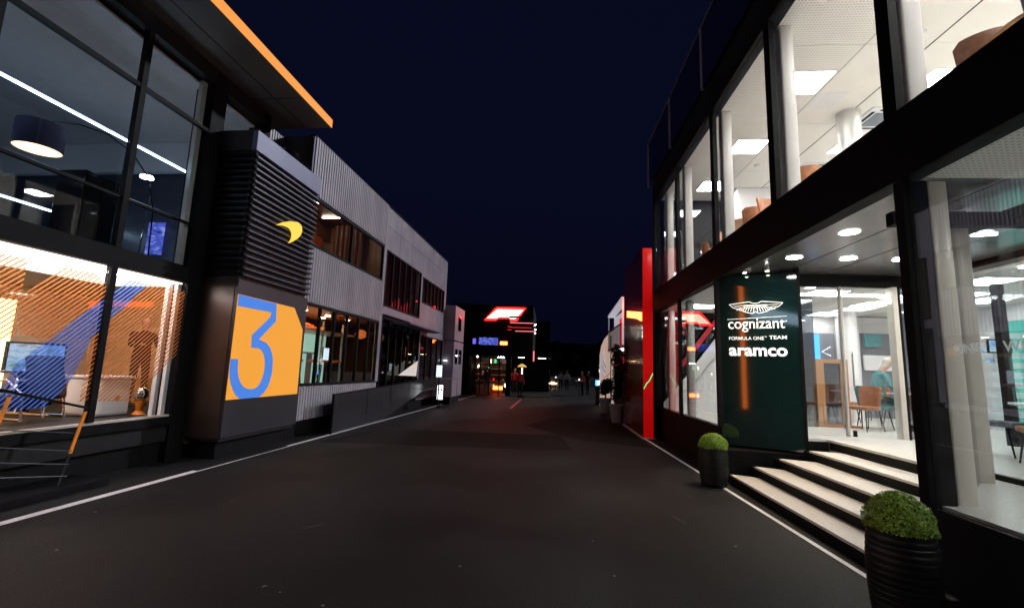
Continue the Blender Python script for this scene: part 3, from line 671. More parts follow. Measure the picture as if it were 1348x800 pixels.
# printed chevron film on the ground floor glass
UF = U+.018
def film(name, pts, mat):
    A.part(name, MB().poly([(UF, v, z) for v, z in pts]), mat)
film('printed_film', [(4.27, 2.828), (4.773, 2.822), (4.773, 2.568), (4.779, 2.383), (4.792, 1.907), (4.646, 1.79), (4.462, 1.627), (4.2, 1.6)], 'film_o')
film('printed_film', [(4.780, 2.383), (5.199, 2.815), (5.606, 2.821), (5.881, 2.621), (5.154, 1.859), (4.812, 1.927)], 'film_o')
film('printed_film', [(6.084, 2.83), (6.429, 2.838), (5.688, 1.925), (5.51, 1.357), (5.262, 1.02), (4.561, .999), (4.597, 1.205), (4.778, 1.327), (4.834, 1.549), (5.154, 1.858), (5.881, 2.620)], 'film_b')
film('printed_film', [(6.430, 2.838), (7.142, 2.827), (7.17, 1.797), (6.442, 1.02), (5.654, 1.07), (5.689, 1.925)], 'film_o')
# upper room
A.part('ceiling', MB().box(-14, U-.13, -3, 9.6, 6.62, 6.66), M.setdefault('ceilgrey', solid('pale_grey_ceiling', (.55, .52, .50), .6, var=.05)))
A.part('bulkhead', MB().box(-14, U-.32, 9.05, 9.2, 5.92, 6.615), 'wall')
A.part('downlight', MB().lathe([(.07, 0), (.07, -.012)], (-7.25, 4.75, 6.618), 16), 'e_warm')
A.part('end_wall', MB().box(-14, U-.32, 9.3, 9.4, 3.24, 6.61), M.setdefault('nightgrey', solid('dark_grey_end_wall', (.06, .065, .085), .35)))
A.part('back_wall', MB().box(-14.1, -14.0, -3, 9.5, 0, 7.0), 'greyfabric')
A.part('carpet', MB().box(-14, U-.32, -3, 9.29, 3.222, 3.24), 'greyfabric')
for u, v0, v1, z in ((-7.42, 1.5, 8.05, 5.30), (-8.2, 2.5, 9.2, 4.60), (-10.6, 5.0, 9.2, 4.60)):
    L = A.part('pendant_line_light', MB().box(u-.012, u+.012, v0, v1, z+.0352, z+.05), 'white')
    A.part('diffuser', MB().box(u-.010, u+.010, v0, v1, z, z+.024), 'e_line', L)
A.part('wall_screen', MB().box(-9.5, -9.1, 9.2, 9.23, 4.0, 4.75), 's_blue')
# lower room
A.part('cove_glow_ceiling', MB().box(-8.2, U-.06, -3, 7.4, 2.955, 2.975), M.setdefault('e_ceilpink', emit('pink_cove_glow', (1, .76, .70), 3.4, (.6, .5, .5))))  # cove light on the ceiling put in as emission, brightening the room
A.part('ceiling', MB().box(-10.4, -8.21, -3, 7.4, 2.955, 2.975), 'wall')
A.part('cove_light', MB().box(-6.86, -6.80, -1, 7.38, 2.925, 2.952), 'e_cove')
A.part('back_wall', MB().box(-10.5, -10.4, -3, 9.6, .74, 2.975), 'orangewall')
A.part('end_wall', MB().box(-10.4, -8.1, 9.1, 9.2, .74, 2.95), 'orangewall')
A.part('end_wall', MB().box(-8.6, -8.52, 2.0, 5.9, .74, 2.55), 'woodorange')
A.part('lit_niche', MB().box(-8.515, -8.50, 6.0, 6.22, .80, 2.5), M.setdefault('e_niche', emit('warm_niche_light', (1, .62, .22), 7)))
A.part('floor', MB().box(-10.4, -6.7, 7.46, 9.1, .55, .735), 'deck')
A.part('ceiling', MB().box(-10.4, -6.7, 7.46, 9.1, 2.955, 2.975), 'wallwarm')
A.part('wall_cabinet', MB().box(-10.0, -8.7, 8.7, 9.09, .75, 1.25), 'woodorange')
for k in range(4):
    A.part('display_shelf', MB().box(-7.95, -7.0, 8.98, 9.1, 1.55+.32*k, 1.58+.32*k), 'wood')
    g = MB()
    for j in range(6): g.box(-7.9+.15*j, -7.82+.15*j, 8.98, 9.06, 1.585+.32*k, 1.68+.32*k+.05*((j*7+k) % 3))
    A.part('shelf_display', g, 'white' if k % 2 else 'chrome')
A.part('shelf_back', MB().box(-8.0, -6.95, 9.11, 9.15, .74, 2.95), 'orangewall')
A.part('shelf_light', MB().box(-7.95, -7.0, 8.90, 8.93, 2.93, 2.95), 'e_warm')

A.part('rear_wall', MB().box(-10, U, -18, -3.02, 0, 6.7), 'black')
A.part('canopy', MB().box(-9.5, -5.34, -18, -3.01, 7.01, 7.20), 'soffit'); A.part('canopy_trim', MB().box(-5.339, -5.325, -18, -3.01, 7.012, 7.20), 'e_orange')
A.part('orange_light_column', MB().box(-5.86, -5.72, -7.5, -7.3, .1, 6.9), M.setdefault('e_orangecol', emit('orange_light_column', (1, .20, .02), 4.5)))
A.part('lit_window_band', MB().box(U+.001, U+.03, -15.5, -9.6, 5.1, 5.8), M.setdefault('e_band', emit('pale_blue_lit_band', (.55, .78, 1), 3.0)))
for v0, v1, z in ((-6.2, -3.6, 5.75), (-5.6, -3.6, 4.7)): A.part('line_light', MB().box(U+.001, U+.03, v0, v1, z, z+.22), M.setdefault('e_line2', emit('blue_white_line', (.35, .55, 1), 2.2)))

# tower with slats, emblem and number plate
T = Thing('number_tower', 'square charcoal tower with horizontal slats, a yellow emblem and a big blue 3 on orange', 'tower', (-6.1, 8.5, 0), left=True)
T.part('body', MB().box(U+.061, -5.81, 7.49, 9.66, .30, 5.93), 'tower')
T.part('street_panel', MB().box(-5.808, -5.75, 7.455, 9.70, .36, 3.12), 'tower', bv=.004)
T.part('side_panel', MB().box(U+.062, -5.812, 7.445, 7.488, .36, 3.12), 'towerside')
T.part('top_band', MB().box(-5.808, -5.70, 7.43, 9.70, 5.56, 5.95), 'band', bv=.004)
T.part('top_band', MB().box(U+.062, -5.812, 7.425, 7.488, 5.56, 5.95), 'tower', bv=.004)  # same band in a darker colour, shade painted on this side
T.part('base', MB().box(U+.10, -5.90, 7.55, 9.6, 0, .298), 'black')
for k in range(20):
    z = 3.19 + k*.1185
    mbs = MB().prism([(-5.806, 7.44, z), (-5.72, 7.44, z+.015), (-5.72, 7.44, z+.045), (-5.806, 7.44, z+.085)], (0, 2.26, 0)) if True else None
    if k == 0:
        s1 = T.part('slat', mbs, 'louver')
        s2 = T.part('slat', MB().prism([(U+.065, 7.486, z), (U+.065, 7.42, z+.015), (U+.065, 7.42, z+.045), (U+.065, 7.486, z+.085)], (.745, 0, 0)), 'black')  # side slats black for shade, street slats lighter
    else:
        T.again('slat', s1, (0, 0, k*.1185)); T.again('slat', s2, (0, 0, k*.1185))
sw = [(8.234, 4.373), (8.403, 4.48), (8.647, 4.589), (8.912, 4.657), (9.02, 4.64), (9.085, 4.585), (9.095, 4.52), (9.08, 4.447), (9.02, 4.365), (8.941, 4.295), (8.82, 4.21), (8.68, 4.13), (8.745, 4.21), (8.771, 4.27), (8.77, 4.34), (8.742, 4.394), (8.69, 4.43), (8.618, 4.445), (8.53, 4.44), (8.444, 4.43)]
em = T.part('emblem', MB().prism([(-5.71, v, z) for v, z in sw], (.03, 0, 0)), 'e_yellow')
T.part('number_plate', MB().prism([(-5.748, v, z) for v, z in ((7.462, 2.856), (9.201, 2.846), (9.595, 2.405), (9.623, 1.009), (7.462, 1.005))], (.008, 0, 0)), 'e_plateorange')
th = [(7.471, 2.850), (8.572, 2.839), (8.607, 2.489), (8.147, 2.096), (8.377, 2.047), (8.50, 1.965), (8.585, 1.860), (8.635, 1.74), (8.652, 1.60), (8.648, 1.45), (8.62, 1.32), (8.565, 1.19), (8.47, 1.085), (8.35, 1.015), (8.206, .985), (8.0, .982), (7.82, 1.005), (7.70, 1.065), (7.613, 1.159), (7.54, 1.27), (7.483, 1.405), (7.462, 1.56), (7.462, 1.714), (7.647, 1.711), (7.655, 1.59), (7.671, 1.493), (7.71, 1.39), (7.77, 1.302), (7.845, 1.235), (7.936, 1.190), (8.05, 1.168), (8.152, 1.169), (8.25, 1.20), (8.32, 1.264), (8.375, 1.36), (8.405, 1.48), (8.41, 1.60), (8.387, 1.715), (8.345, 1.81), (8.283, 1.874), (8.22, 1.91), (8.153, 1.931), (7.958, 1.927), (7.938, 2.163), (8.416, 2.555), (8.439, 2.65), (7.476, 2.642)]
T.part('number', MB().prism([(-5.739, v, z if z > 1.0 else 1.007) for v, z in th], (.006, 0, 0)), 'e_plateblue')

# second building of the row, clad in pale ribbed metal
D = Thing('metal_clad_building', 'long two storey building clad in pale grey ribbed metal with orange lit windows', 'building', (-6.0, 16.0, 0), left=True)
W = -6.0
def ribbed(v0, v1, z0, z1, u=W, pitch=.115, amp=0, dep=.045, mat='clad'):
    """upright trapezoid ribs with deep grooves between them"""
    mb = MB(); n = max(2, round((v1-v0)/pitch)); p = (v1-v0)/n; prof = []
    for k in range(n):
        a = v0+k*p; prof += [(a, 0), (a+.18*p, 0), (a+.26*p, dep), (a+.92*p, dep)]
    prof.append((v1, 0)); m_ = len(prof)
    for z in (z0, z1): mb.v += [(u+d, v, z) for v, d in prof]
    for i in range(m_-1): mb.f.append((i, i+1, m_+i+1, m_+i))
    return mb
def clad(v0, v1, z0, z1, rib=True, core=True):
    if core: D.part('wall', MB().box(W-.12, W-.001, v0+.001, v1-.001, z0, z1), 'cladplain')
    if rib: D.part('ribbed_panel', ribbed(v0+.01, v1-.01, z0+.01, z1-.01), 'clad', kind='stuff')
clad(9.74, 14.46, 5.66, 7.08); clad(9.74, 14.46, 3.10, 4.44); clad(9.98, 14.46, .36, 1.14)
clad(14.50, 18.72, 5.60, 7.08, rib=False); clad(18.73, 22.80, 5.50, 7.08, rib=False)
D.part('wall', MB().box(W-.12, W, 14.50, 18.72, 3.40, 3.66), 'cladplain'); D.part('wall', MB().box(W-.12, W, 18.73, 22.80, 3.18, 4.38), 'cladplain')
D.part('wall', MB().box(W-.12, W, 22.40, 22.80, 4.382, 5.498), 'cladplain'); D.part('wall', MB().box(W-.12, W, 18.56, 18.80, 3.662, 5.598), 'cladplain')
D.part('wall', MB().box(W-.12, W, 14.40, 14.66, 1.16, 5.658), 'cladplain'); D.part('wall', MB().box(W-.12, W, 22.55, 22.80, 1.0, 3.178), 'cladplain')
D.part('wall', MB().box(W-.10, W+.01, 18.78, 18.92, 1.0, 3.178), 'cladplain'); D.part('wall', MB().box(W-.12, W+.01, 18.93, 22.54, 3.02, 3.178), 'cladplain')
D.part('wall', MB().box(W-.12, W, 18.8, 22.8, .30, .98), 'cladplain')
D.part('end_wall', MB().box(-14, W-.13, 22.70, 22.80, 0, 7.05), 'cladplain')
D.part('near_wall', MB().box(-9.5, W-.02, 9.70, 9.738, 5.96, 7.05), 'recess')
D.part('recess_wall', ribbed(8.76, 9.66, 5.90, 7.0, u=-6.75, pitch=.09, dep=.03), 'recess', kind='stuff')
D.part('edge_trim', MB().box(W+.002, W+.03, 9.70, 9.735, 5.96, 7.05), 'band')
D.part('roof', MB().box(-14, W-.125, 9.75, 22.69, 6.80, 7.0), 'plinth')
D.part('roof_trim', MB().box(W-.14, W+.03, 9.74, 22.82, 7.082, 7.11), 'black')
D.part('plinth', MB().box(W-.2, W-.06, 9.8, 22.8, 0, .355), 'black')
D.part('floor_slab', MB().box(-14, W-.125, 9.75, 22.69, 3.14, 3.40), 'plinth')
D.part('floor', MB().box(-14, W-.125, 9.75, 22.69, .8, .98), 'deck')
D.part('back_wall', MB().box(-8.1, -8.0, 9.75, 22.69, 5.76, 6.29), 'darkwood0')
D.part('wall_band', MB().box(-8.09, -7.97, 9.75, 14.0, 5.35, 5.755), 'orangeband')
D.part('wall_band', MB().box(-8.09, -8.0, 9.75, 14.5, 3.4, 5.345), 'shelfcream')
D.part('wall_light', MB().box(-7.96, -7.94, 9.9, 13.8, 5.30, 5.33), 'e_warmdim')
for z in (4.75, 5.05): D.part('wall_shelf', MB().box(-7.995, -7.85, 11.5, 13.9, z, z+.03), 'wood')
for k in range(6): D.part('curtain', MB().lathe([(.09, 3.41), (.09, 6.28)], (-7.6+.17*k, 14.2, 0), 10), 'darkwood0', smooth=True)
D.part('back_wall', MB().box(-8.1, -8.0, 14.6, 22.69, 3.4, 5.755), M.setdefault('darkwood', wood('dark_walnut', (.07, .03, .015), (.16, .065, .03))))
D.part('back_wall', MB().box(-10.6, -10.5, 9.75, 22.69, .98, 3.13), M.setdefault('darkwood', wood('dark_walnut', (.07, .03, .015), (.16, .065, .03))))
D.part('ceiling', MB().box(-10.5, W-.125, 9.75, 14.5, 6.3, 6.33), 'darkwood0')
D.part('ceiling', MB().box(-10.5, W-.125, 14.62, 22.69, 6.3, 6.33), M['darkwood'])
D.part('partition', MB().box(-10.5, W-.13, 14.52, 14.6, 3.4, 6.3), 'wood'); D.part('partition', MB().box(-10.5, W-.13, 18.64, 18.7, .98, 3.13), M['darkwood'])
for v in (15.85, 17.2): D.part('panel_joint', MB().box(W+.0005, W+.002, v, v+.012, 5.62, 7.07), 'black')
for v in (20.1, 21.45): D.part('panel_joint', MB().box(W+.0005, W+.002, v, v+.012, 5.52, 7.07), 'black'); D.part('panel_joint', MB().box(W+.0005, W+.002, v, v+.012, 3.2, 4.36), 'black')
D.part('panel_joint', MB().box(W+.0005, W+.002, 14.55, 22.78, 6.40, 6.41), 'black')
# windows
def window(v0, v1, z0, z1, nm, mat='glass', frame='black', fw=.05):
    f = MB(); f.box(W-.06, W+.02, v0, v1, z0, z0+fw).box(W-.06, W+.02, v0, v1, z1-fw, z1).box(W-.06, W+.02, v0, v0+fw, z0+fw, z1-fw).box(W-.06, W+.02, v1-fw, v1, z0+fw, z1-fw)
    F = D.part('window', f, frame)
    st = (v1-v0)/nm
    for k in range(nm):
        D.part('pane', MB().box(W-.03, W-.02, v0+k*st+(fw if k == 0 else .03), v0+(k+1)*st-(fw if k == nm-1 else .03), z0+fw, z1-fw), mat, F)
        if k: D.part('mullion', MB().box(W-.06, W+.018, v0+k*st-.03, v0+k*st+.03, z0+fw, z1-fw), frame, F)
window(9.76, 14.39, 4.445, 5.655, 2, fw=.06)
window(10.02, 14.39, 1.145, 3.095, 6, fw=.06)
window(14.67, 18.55, 3.665, 5.595, 6)
window(18.81, 22.39, 4.385, 5.495, 6)
window(18.93, 22.54, 1.0, 3.015, 4)
window(14.67, 18.77, .90, 3.30, 6, mat='glassdark')
D.part('entrance_canopy', MB().box(W+.001, -5.35, 15.6, 19.9, 3.16, 3.22), 'band')
# room lights, as lit lamps seen through the panes
for v, z, l in ((10.7, 6.0, 1.5), (12.0, 6.0, 3.0), (13.3, 6.0, 1.2)):
    D.part('line_light', MB().box(-6.6-l*.9, -6.7, v, v+.035, z+.25, z+.28), 'e_warmline')
for k, v in enumerate((10.4, 11.4, 12.5, 13.6)):
    L = D.part('pendant_light', MB().lathe([(.20, 0), (.22, .04), (.22, .16), (.05, .20)], (-7.4-.25*(k % 2), v, 2.62), 20, False), M.setdefault('orangeshade', solid('orange_shade', (.75, .20, .04), .6)), smooth=True)
    D.part('bulb', MB().lathe([(.18, .01), (.18, .02)], (-7.4-.25*(k % 2), v, 2.62), 20), 'e_warm', L)
D.part('ceiling_band', MB().box(-8.6, -6.7, 9.9, 14.2, 2.55, 2.60), 'woodorange')
D.part('ceiling_light', MB().box(-8.3, -8.15, 9.9, 14.2, 2.50, 2.545), 'e_warm')
D.part('ceiling', MB().box(-10.4, W-.13, 9.8, 18.6, 3.08, 3.11), 'darkwood0')
for k in range(7): D.part('downlight', MB().lathe([(.07, 0), (.07, -.012)], (-6.9-.5*(k % 2), 10.3+.62*k, 3.078), 12), 'e_warm2')
for k in range(3): D.part('orange_panel', MB().box(-8.0, -7.95, 10.2+1.3*k, 10.9+1.3*k, 1.1, 2.4), 'orangeband')
for k in range(3): D.part('door_leaf', MB().box(-6.95, -6.9, 11.4+1.2*k, 11.45+1.2*k, 1.0, 2.9), 'columngrey')
for v, z0, z1, mat, u in ((10.15, 1.95, 2.45, 's_tv', -7.2), (11.1, 2.62, 2.95, 's_poster', -7.0), (13.45, 1.75, 2.15, 's_poster', -7.3)):
    s_ = D.part('screen', MB().box(u-.03, u, v-.02, v+.52, z0-.02, z1+.02), 'black'); D.part('picture', MB().box(u+.001, u+.004, v, v+.5, z0, z1), mat, s_)
D.part('lit_curtain', MB().box(-7.7, -7.66, 12.95, 14.2, 1.0, 2.7), M.setdefault('e_mint', emit('mint_lit_fabric', (.42, .80, .62), .65, (.3, .5, .4))))
for k, v in enumerate((15.1, 15.9, 16.7, 17.3)):
    L = D.part('lantern', MB().lathe([(.04, 0), (.16, .06), (.19, .16), (.16, .26), (.04, .32)], (-6.9, v, 2.55), 16), M.setdefault('e_lantern', emit('orange_lantern_glow', (1, .22, .05), .55, (.4, .1, .03))) if k % 2 == 0 else M['darkwood'], smooth=True)
for k in range(3): D.part('white_drape', MB().tube([(-6.7, 16.0+.28*k, 2.35), (-6.72, 16.0+.28*k+.06, 2.1), (-6.7, 16.05+.28*k+.12, 1.95)], [.02, .07, .11], 8), 'clothwhite')
for k in range(7): D.part('downlight', MB().lathe([(.05, 0), (.05, -.01)], (-6.6-.35*(k % 3), 14.9+.5*k, 6.295), 10), 'e_spot')
for k in range(6): D.part('red_led', MB().box(-6.45, -6.43, 16.6+.33*k, 16.62+.33*k, 3.75, 4.05+.12*(k % 3)), 'e_redsoft')
D.part('red_led', MB().box(-6.35, -6.3, 19.1, 21.9, 4.47, 4.50), 'e_red'); D.part('bar_light', MB().box(-6.6, -6.55, 20.8, 21.5, 4.55, 4.68), 'e_pink')
for k, v in enumerate((19.5, 20.6, 21.2)):
    D.part('figure_light', MB().tube([(-6.9, v, 1.2), (-6.92, v+.02, 1.8), (-6.9, v, 2.15)], [.05, .09, .04], 8), M.setdefault('e_pale', emit('pale_blue_backlight', (.45, .7, .9), .6)))
D.part('red_lamp', MB().tube([(-6.8, 20.6, 2.55), (-6.8, 21.3, 2.62), (-6.8, 21.9, 2.55)], .04, 6), 'e_redsoft')

# ramp with solid dark side panel in front of the second building
RP = Thing('access_ramp', 'dark ramp with smoked side panels rising along the ribbed metal wall', 'ramp', (-5.7, 11.0, 0), left=True)
RP.part('side_panel', MB().prism([(-5.5, 10.85, .02), (-5.5, 14.1, .02), (-5.5, 18.4, .78), (-5.5, 20.0, 1.0), (-5.5, 20.0, 1.20), (-5.5, 10.85, .93)], (-.015, 0, 0)), M.setdefault('ramppanel', solid('satin_dark_glass_panel', (.022, .023, .028), .22, var=.15, scale=1.5, spec=.7)))
RP.part('end_post', MB().box(-5.53, -5.485, 10.80, 10.85, .0, .96), 'black')
RP.part('top_rail', MB().prism([(-5.48, 10.80, .93), (-5.48, 20.0, 1.20), (-5.48, 20.0, 1.225), (-5.48, 10.80, .955)], (-.045, 0, 0)), 'black')
RP.part('ramp_floor', MB().prism([(-5.52, 11.2, .0), (-5.52, 18.2, .80), (-5.52, 20.6, .80), (-5.52, 20.6, .70), (-5.52, 18.2, .70), (-5.52, 12.0, .0)], (-.46, 0, 0)), 'deck')
for v in (12.8, 14.6, 16.4, 18.2): RP.part('joint', MB().box(-5.4985, -5.494, v-.006, v+.006, .2+.11*(v-12), .93+.0293*(v-10.85)), 'black')
# front handrail of the motorhome entrance with orange posts
HR = Thing('entrance_handrail', 'black handrail with slanted orange posts and thin cables at the front left', 'handrail', (-6.0, 5.0, .10), left=True)
HR.part('top_rail', MB().prism([(-6.12, 2.6, 1.78), (-6.12, 5.50, .985), (-6.12, 5.50, 1.01), (-6.12, 2.6, 1.81)], (.06, 0, 0)), 'black', bv=.005)
for dv, dz in ((0, 0), (-.86, .235), (-1.72, .47)):
    HR.part('post', MB().obox((-6.09, 5.36+dv, .72+dz), ((1, 0, 0), (0, 1, 0), (0, .22, 1)), (.018, .035, .50)), 'orangepaint')
    HR.part('post_foot', MB().obox((-6.09, 5.255+dv, .265+dz*.5), ((1, 0, 0), (0, 1, 0), (0, .22, 1)), (.018, .035, .36+dz*.9)), 'plinth')
for z0, z1 in ((.84, .72), (.66, .50), (.50, .34), (.34, .20)):
    HR.part('cable', MB().tube([(-6.075, 2.6, z0+.55), (-6.075, 4.4, z0+.03), (-6.075, 5.30, z1)], .007, 6), 'chrome')

# dark round vent on the tower top
V_ = Thing('roof_vent', 'dark round ventilation drum standing on top of the slatted tower', 'vent', (-6.15, 9.1, 5.935), left=True)
V_.part('drum', MB().lathe([(.19, 0), (.22, .05), (.22, .30), (.12, .40), (.02, .42)], (-6.12, 9.0, 5.952), 24), 'blackgloss', smooth=True)
V_.part('collar', MB().lathe([(.25, 0), (.25, .015)], (-6.12, 9.0, 5.936), 24), 'black')

# ------------------------------------------------------------------ red totem, far buildings
R_ = Thing('red_totem', 'tall narrow glossy red slab standing by the far corner of the glass building', 'sign', (2.73, 14.3, 0))
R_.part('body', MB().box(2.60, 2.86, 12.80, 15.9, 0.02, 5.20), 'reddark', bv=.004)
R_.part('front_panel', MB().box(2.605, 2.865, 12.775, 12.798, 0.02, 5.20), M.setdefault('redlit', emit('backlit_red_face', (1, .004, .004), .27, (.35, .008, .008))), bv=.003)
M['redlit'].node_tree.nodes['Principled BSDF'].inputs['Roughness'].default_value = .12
R_.part('glow_band', MB().prism([(2.585, 12.95, 3.16), (2.585, 13.6, 3.30), (2.585, 15.2, 3.52), (2.585, 15.2, 3.72), (2.585, 12.95, 3.40)], (.012, 0, 0)), 'e_redhot')  # added glow in place of a light reflected in the glossy side
R_.part('base', MB().box(2.55, 2.92, 12.74, 15.95, 0, .019), 'white')
R_.part('green_light_line', MB().tube([(2.612, 12.770, 1.30), (2.70, 12.770, 1.46), (2.75, 12.770, 1.50), (2.86, 12.770, 1.72)], .012, 6), 'e_green')

N = Thing('red_lit_hospitality_building', 'dark two storey building with white balcony and orange red neon beyond the red totem', 'building', (5.0, 17.5, 0))
N.part('wall', MB().box(3.0, 9, 15.6, 21.0, 0, 4.6), 'black')
N.part('glow_band', MB().box(2.95, 2.995, 15.7, 17.0, 3.95, 4.28), 'e_redhot')
N.part('glow_band', MB().box(2.93, 2.99, 15.7, 16.2, 3.70, 3.88), 'e_redsoft')
N.part('balcony_slab', MB().box(2.70, 3.6, 17.1, 20.9, 2.62, 2.74), 'white')
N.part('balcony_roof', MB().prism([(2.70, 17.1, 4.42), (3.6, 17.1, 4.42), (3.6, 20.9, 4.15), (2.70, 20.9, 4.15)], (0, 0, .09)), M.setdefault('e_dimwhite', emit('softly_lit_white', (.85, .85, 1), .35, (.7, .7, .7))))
N.part('balcony_wall', MB().box(2.98, 2.999, 17.3, 20.9, 2.75, 4.14), M['e_dimwhite'])
N.part('balcony_wall', MB().box(2.72, 3.0, 17.05, 17.1, 2.75, 4.41), M['e_dimwhite'])
N.part('balcony_post', MB().box(2.71, 2.76, 20.8, 20.86, 2.74, 4.15), 'white')
N.part('red_door', MB().box(2.955, 2.975, 18.4, 19.2, 2.75, 3.9), 'e_redsoft')
g = MB()
for k in range(18): N.part('baluster', MB().box(2.71, 2.725, 17.2+.2*k, 17.23+.2*k, 2.74, 3.5), 'black')
N.part('balcony_rail', MB().box(2.70, 2.74, 17.1, 20.9, 3.5, 3.54), 'black')
N.part('under_light', MB().box(2.75, 2.95, 17.4, 18.9, 2.56, 2.60), 'e_white')
for k, (y, z, l) in enumerate(((16.2, 2.2, .5), (17.0, 1.8, .5), (18.2, 2.1, .4), (19.6, 1.9, .6), (16.6, 3.1, .3), (15.8, 2.9, .2))):
    N.part('red_lamp', MB().box(2.94, 2.99, y, y+l, z, z+.22), 'e_redsoft')
N.part('window_pane', MB().box(2.985, 2.995, 15.7, 17.0, .4, 3.6), 'glassdark')

K = Thing('cream_canvas_dome', 'tall cream canvas marquee with a rounded top beyond the white balcony', 'marquee', (3.6, 23.5, 0))
pr = [(2.80, 0), (2.80, 2.6), (2.88, 3.1), (3.05, 3.5), (3.35, 3.85), (3.8, 4.05), (4.6, 4.1), (5.4, 4.05), (5.4, 0)]
K.part('canvas', MB().prism([(x, 22.4, z) for x, z in pr], (0, 2.6, 0)), M.setdefault('canvaslit', emit('lit_cream_canvas', (1, .72, .58), .42, (.6, .5, .42))))
K.part('arch_window', MB().prism([(2.785, y, z) for y, z in ((22.8, 1.6), (24.4, 1.6), (24.4, 2.4), (23.9, 2.75), (23.3, 2.75), (22.8, 2.4))], (.01, 0, 0)), 'e_dimwhite' if False else M['e_dimwhite'])
K.part('seam', MB().box(3.02, 3.06, 22.38, 22.398, .2, 3.45), 'plinth')

for k, x in enumerate((3.02, 3.32)):
    q = Thing('oval_pub_sign', ('left' if k == 0 else 'right') + ' one of the two small lit oval signs with a green top by the marquee', 'sign', (x, 26.0, 0), group='two lit oval signs')
    q.part('pole', MB().tube([(x, 26, 0), (x, 26, 1.5)], .03), 'black')
    o_ = MB().lathe([(.02, 0), (.13, .02), (.13, .05), (.02, .07)], (0, 0, 0), 20); o_.v = [(x+a, 26+c_-.035, 1.78+b*1.6) for a, b, c_ in o_.v]
    q.part('face', o_, 'e_white', smooth=True); q.part('top_lamp', MB().box(x-.12, x+.12, 25.95, 26.05, 2.04, 2.12), 'e_green')

C_ = Thing('white_cabin_stack', 'two stacked white cabins lit pink, past the metal clad building', 'building', (-6.5, 24.0, 0), left=True)
C_.part('upper_cabin', MB().box(-9, -5.5, 23.0, 25.2, 3.08, 4.86), 'cladplain', bv=.01)
C_.part('lower_cabin', MB().box(-9, -5.5, 23.0, 25.2, .70, 3.02), 'cladplain', bv=.01)
C_.part('base', MB().box(-8.9, -5.6, 23.1, 25.1, 0, .699), 'plinth')
for v0, v1, z0, z1 in ((23.75, 24.35, 3.65, 4.4), (23.35, 23.8, 1.9, 2.6), (24.2, 24.75, 1.9, 2.6)):
    f = C_.part('window', MB().box(-5.50, -5.485, v0-.04, v1+.04, z0-.04, z1+.04), 'plinth'); C_.part('pane', MB().box(-5.484, -5.478, v0, v1, z0, z1), 'glassblue', f)
C_.part('lamp', MB().lathe([(.10, 0), (.12, .03), (.02, .06)], (-5.9, 22.93, 2.0), 12), 'e_white')

P_ = Thing('white_low_container', 'low pale grey container box in front of the white cabins', 'container', (-5.6, 22.0, 0), left=True)
P_.part('box', MB().box(-5.95, -5.0, 20.9, 22.9, .35, 1.15), 'cladplain', bv=.01); P_.part('base', MB().box(-5.9, -5.1, 21.0, 22.8, 0, .349), 'black')
P_.part('crossbar', MB().box(-5.96, -4.99, 21.9, 21.93, .36, 1.16), 'plinth')

for k, (z0, z1, lab, v) in enumerate(((1.28, 1.76, 'upper lit poster, pale blue, at the far end of the ramp', 18.6), (.36, .95, 'lower lit notice board with two dark pictures, under the ramp end', 18.9))):
    q = Thing('lit_notice', lab, 'sign', (-5.1, v, 0), left=True)
    q.part('case', MB().box(-5.16, -4.86, v-.0, v+.05, z0-.03, z1+.03), 'black')
    q.part('poster', MB().box(-5.13, -4.89, v-.006, v-.001, z0, z1), 's_poster' if k == 0 else 'e_white')
    q.part('stand', MB().box(-5.03, -4.99, v, v+.04, 0, z0-.031), 'black')
    if k:
        for dx in (0, .12): q.part('dark_picture', MB().box(-5.10+dx, -5.03+dx, v-.010, v-.007, .72, .80), 'black')
        q.part('dark_line', MB().box(-5.10, -4.93, v-.010, v-.007, .60, .62), 'greyfabric')

Q = Thing('dark_pavilion', 'black pavilion with a glowing white and red racing emblem closing the street', 'building', (-3.2, 31, 0))
y = 29.5
Q.part('wall', MB().box(-6.2, -5.0, y, 37, 0, 5.85), 'black'); Q.part('wall', MB().box(-5.0, -.95, y+.1, 37, 2.5, 5.85), 'black')
Q.part('wall', MB().box(-2.62, -2.30, y, y+.6, 0, 2.5), 'black'); Q.part('back_wall', MB().box(-5.0, .2, 36.8, 37, 0, 5.6), 'black')
Q.part('floor', MB().box(-5.0, .2, y+.05, 36.8, .01, .05), 'deck'); Q.part('canopy', MB().box(-2.3, .3, y+.1, 34, 2.52, 2.62), 'plinth')
Q.part('roof_slab', MB().box(-2.5, -.9, y-.25, y+.099, 5.0, 5.1), 'black')
lg = [(-4.00, 4.94), (-3.40, 5.48), (-3.28, 5.54), (-1.61, 5.54), (-2.12, 4.94), (-2.50, 4.93), (-2.44, 5.05), (-3.23, 5.04), (-3.30, 4.95)]
Q.part('emblem', MB().prism([(a, y+.02, b) for a, b in lg], (0, .03, 0)), 'e_logo')
cx, cz = -2.8, 5.23
Q.part('emblem_halo', MB().prism([(cx+(a-cx)*1.13, y+.055, cz+(b-cz)*1.45) for a, b in lg], (0, .02, 0)), M.setdefault('e_halo', emit('red_halo_light', (1, .003, .003), 26.0)))
for k, (x0, x1, z, m_) in enumerate(((-2.45, -.95, 4.66, 'e_pink'), (-2.4, -1.05, 4.36, 'e_redsoft'), (-2.1, -.85, 4.13, 'e_pink'), (-2.6, -2.35, 4.20, 'e_redsoft'), (-2.6, -2.35, 4.4, 'e_redsoft'))):
    Q.part('roof_louver_light', MB().box(x0, x1, y-.02, y+.02, z, z+.045), m_)
for z in (4.60, 4.32, 4.07): Q.part('roof_louver', MB().box(-2.6, -.8, y-.04, y+.09, z-.03, z-.005), 'plinth')
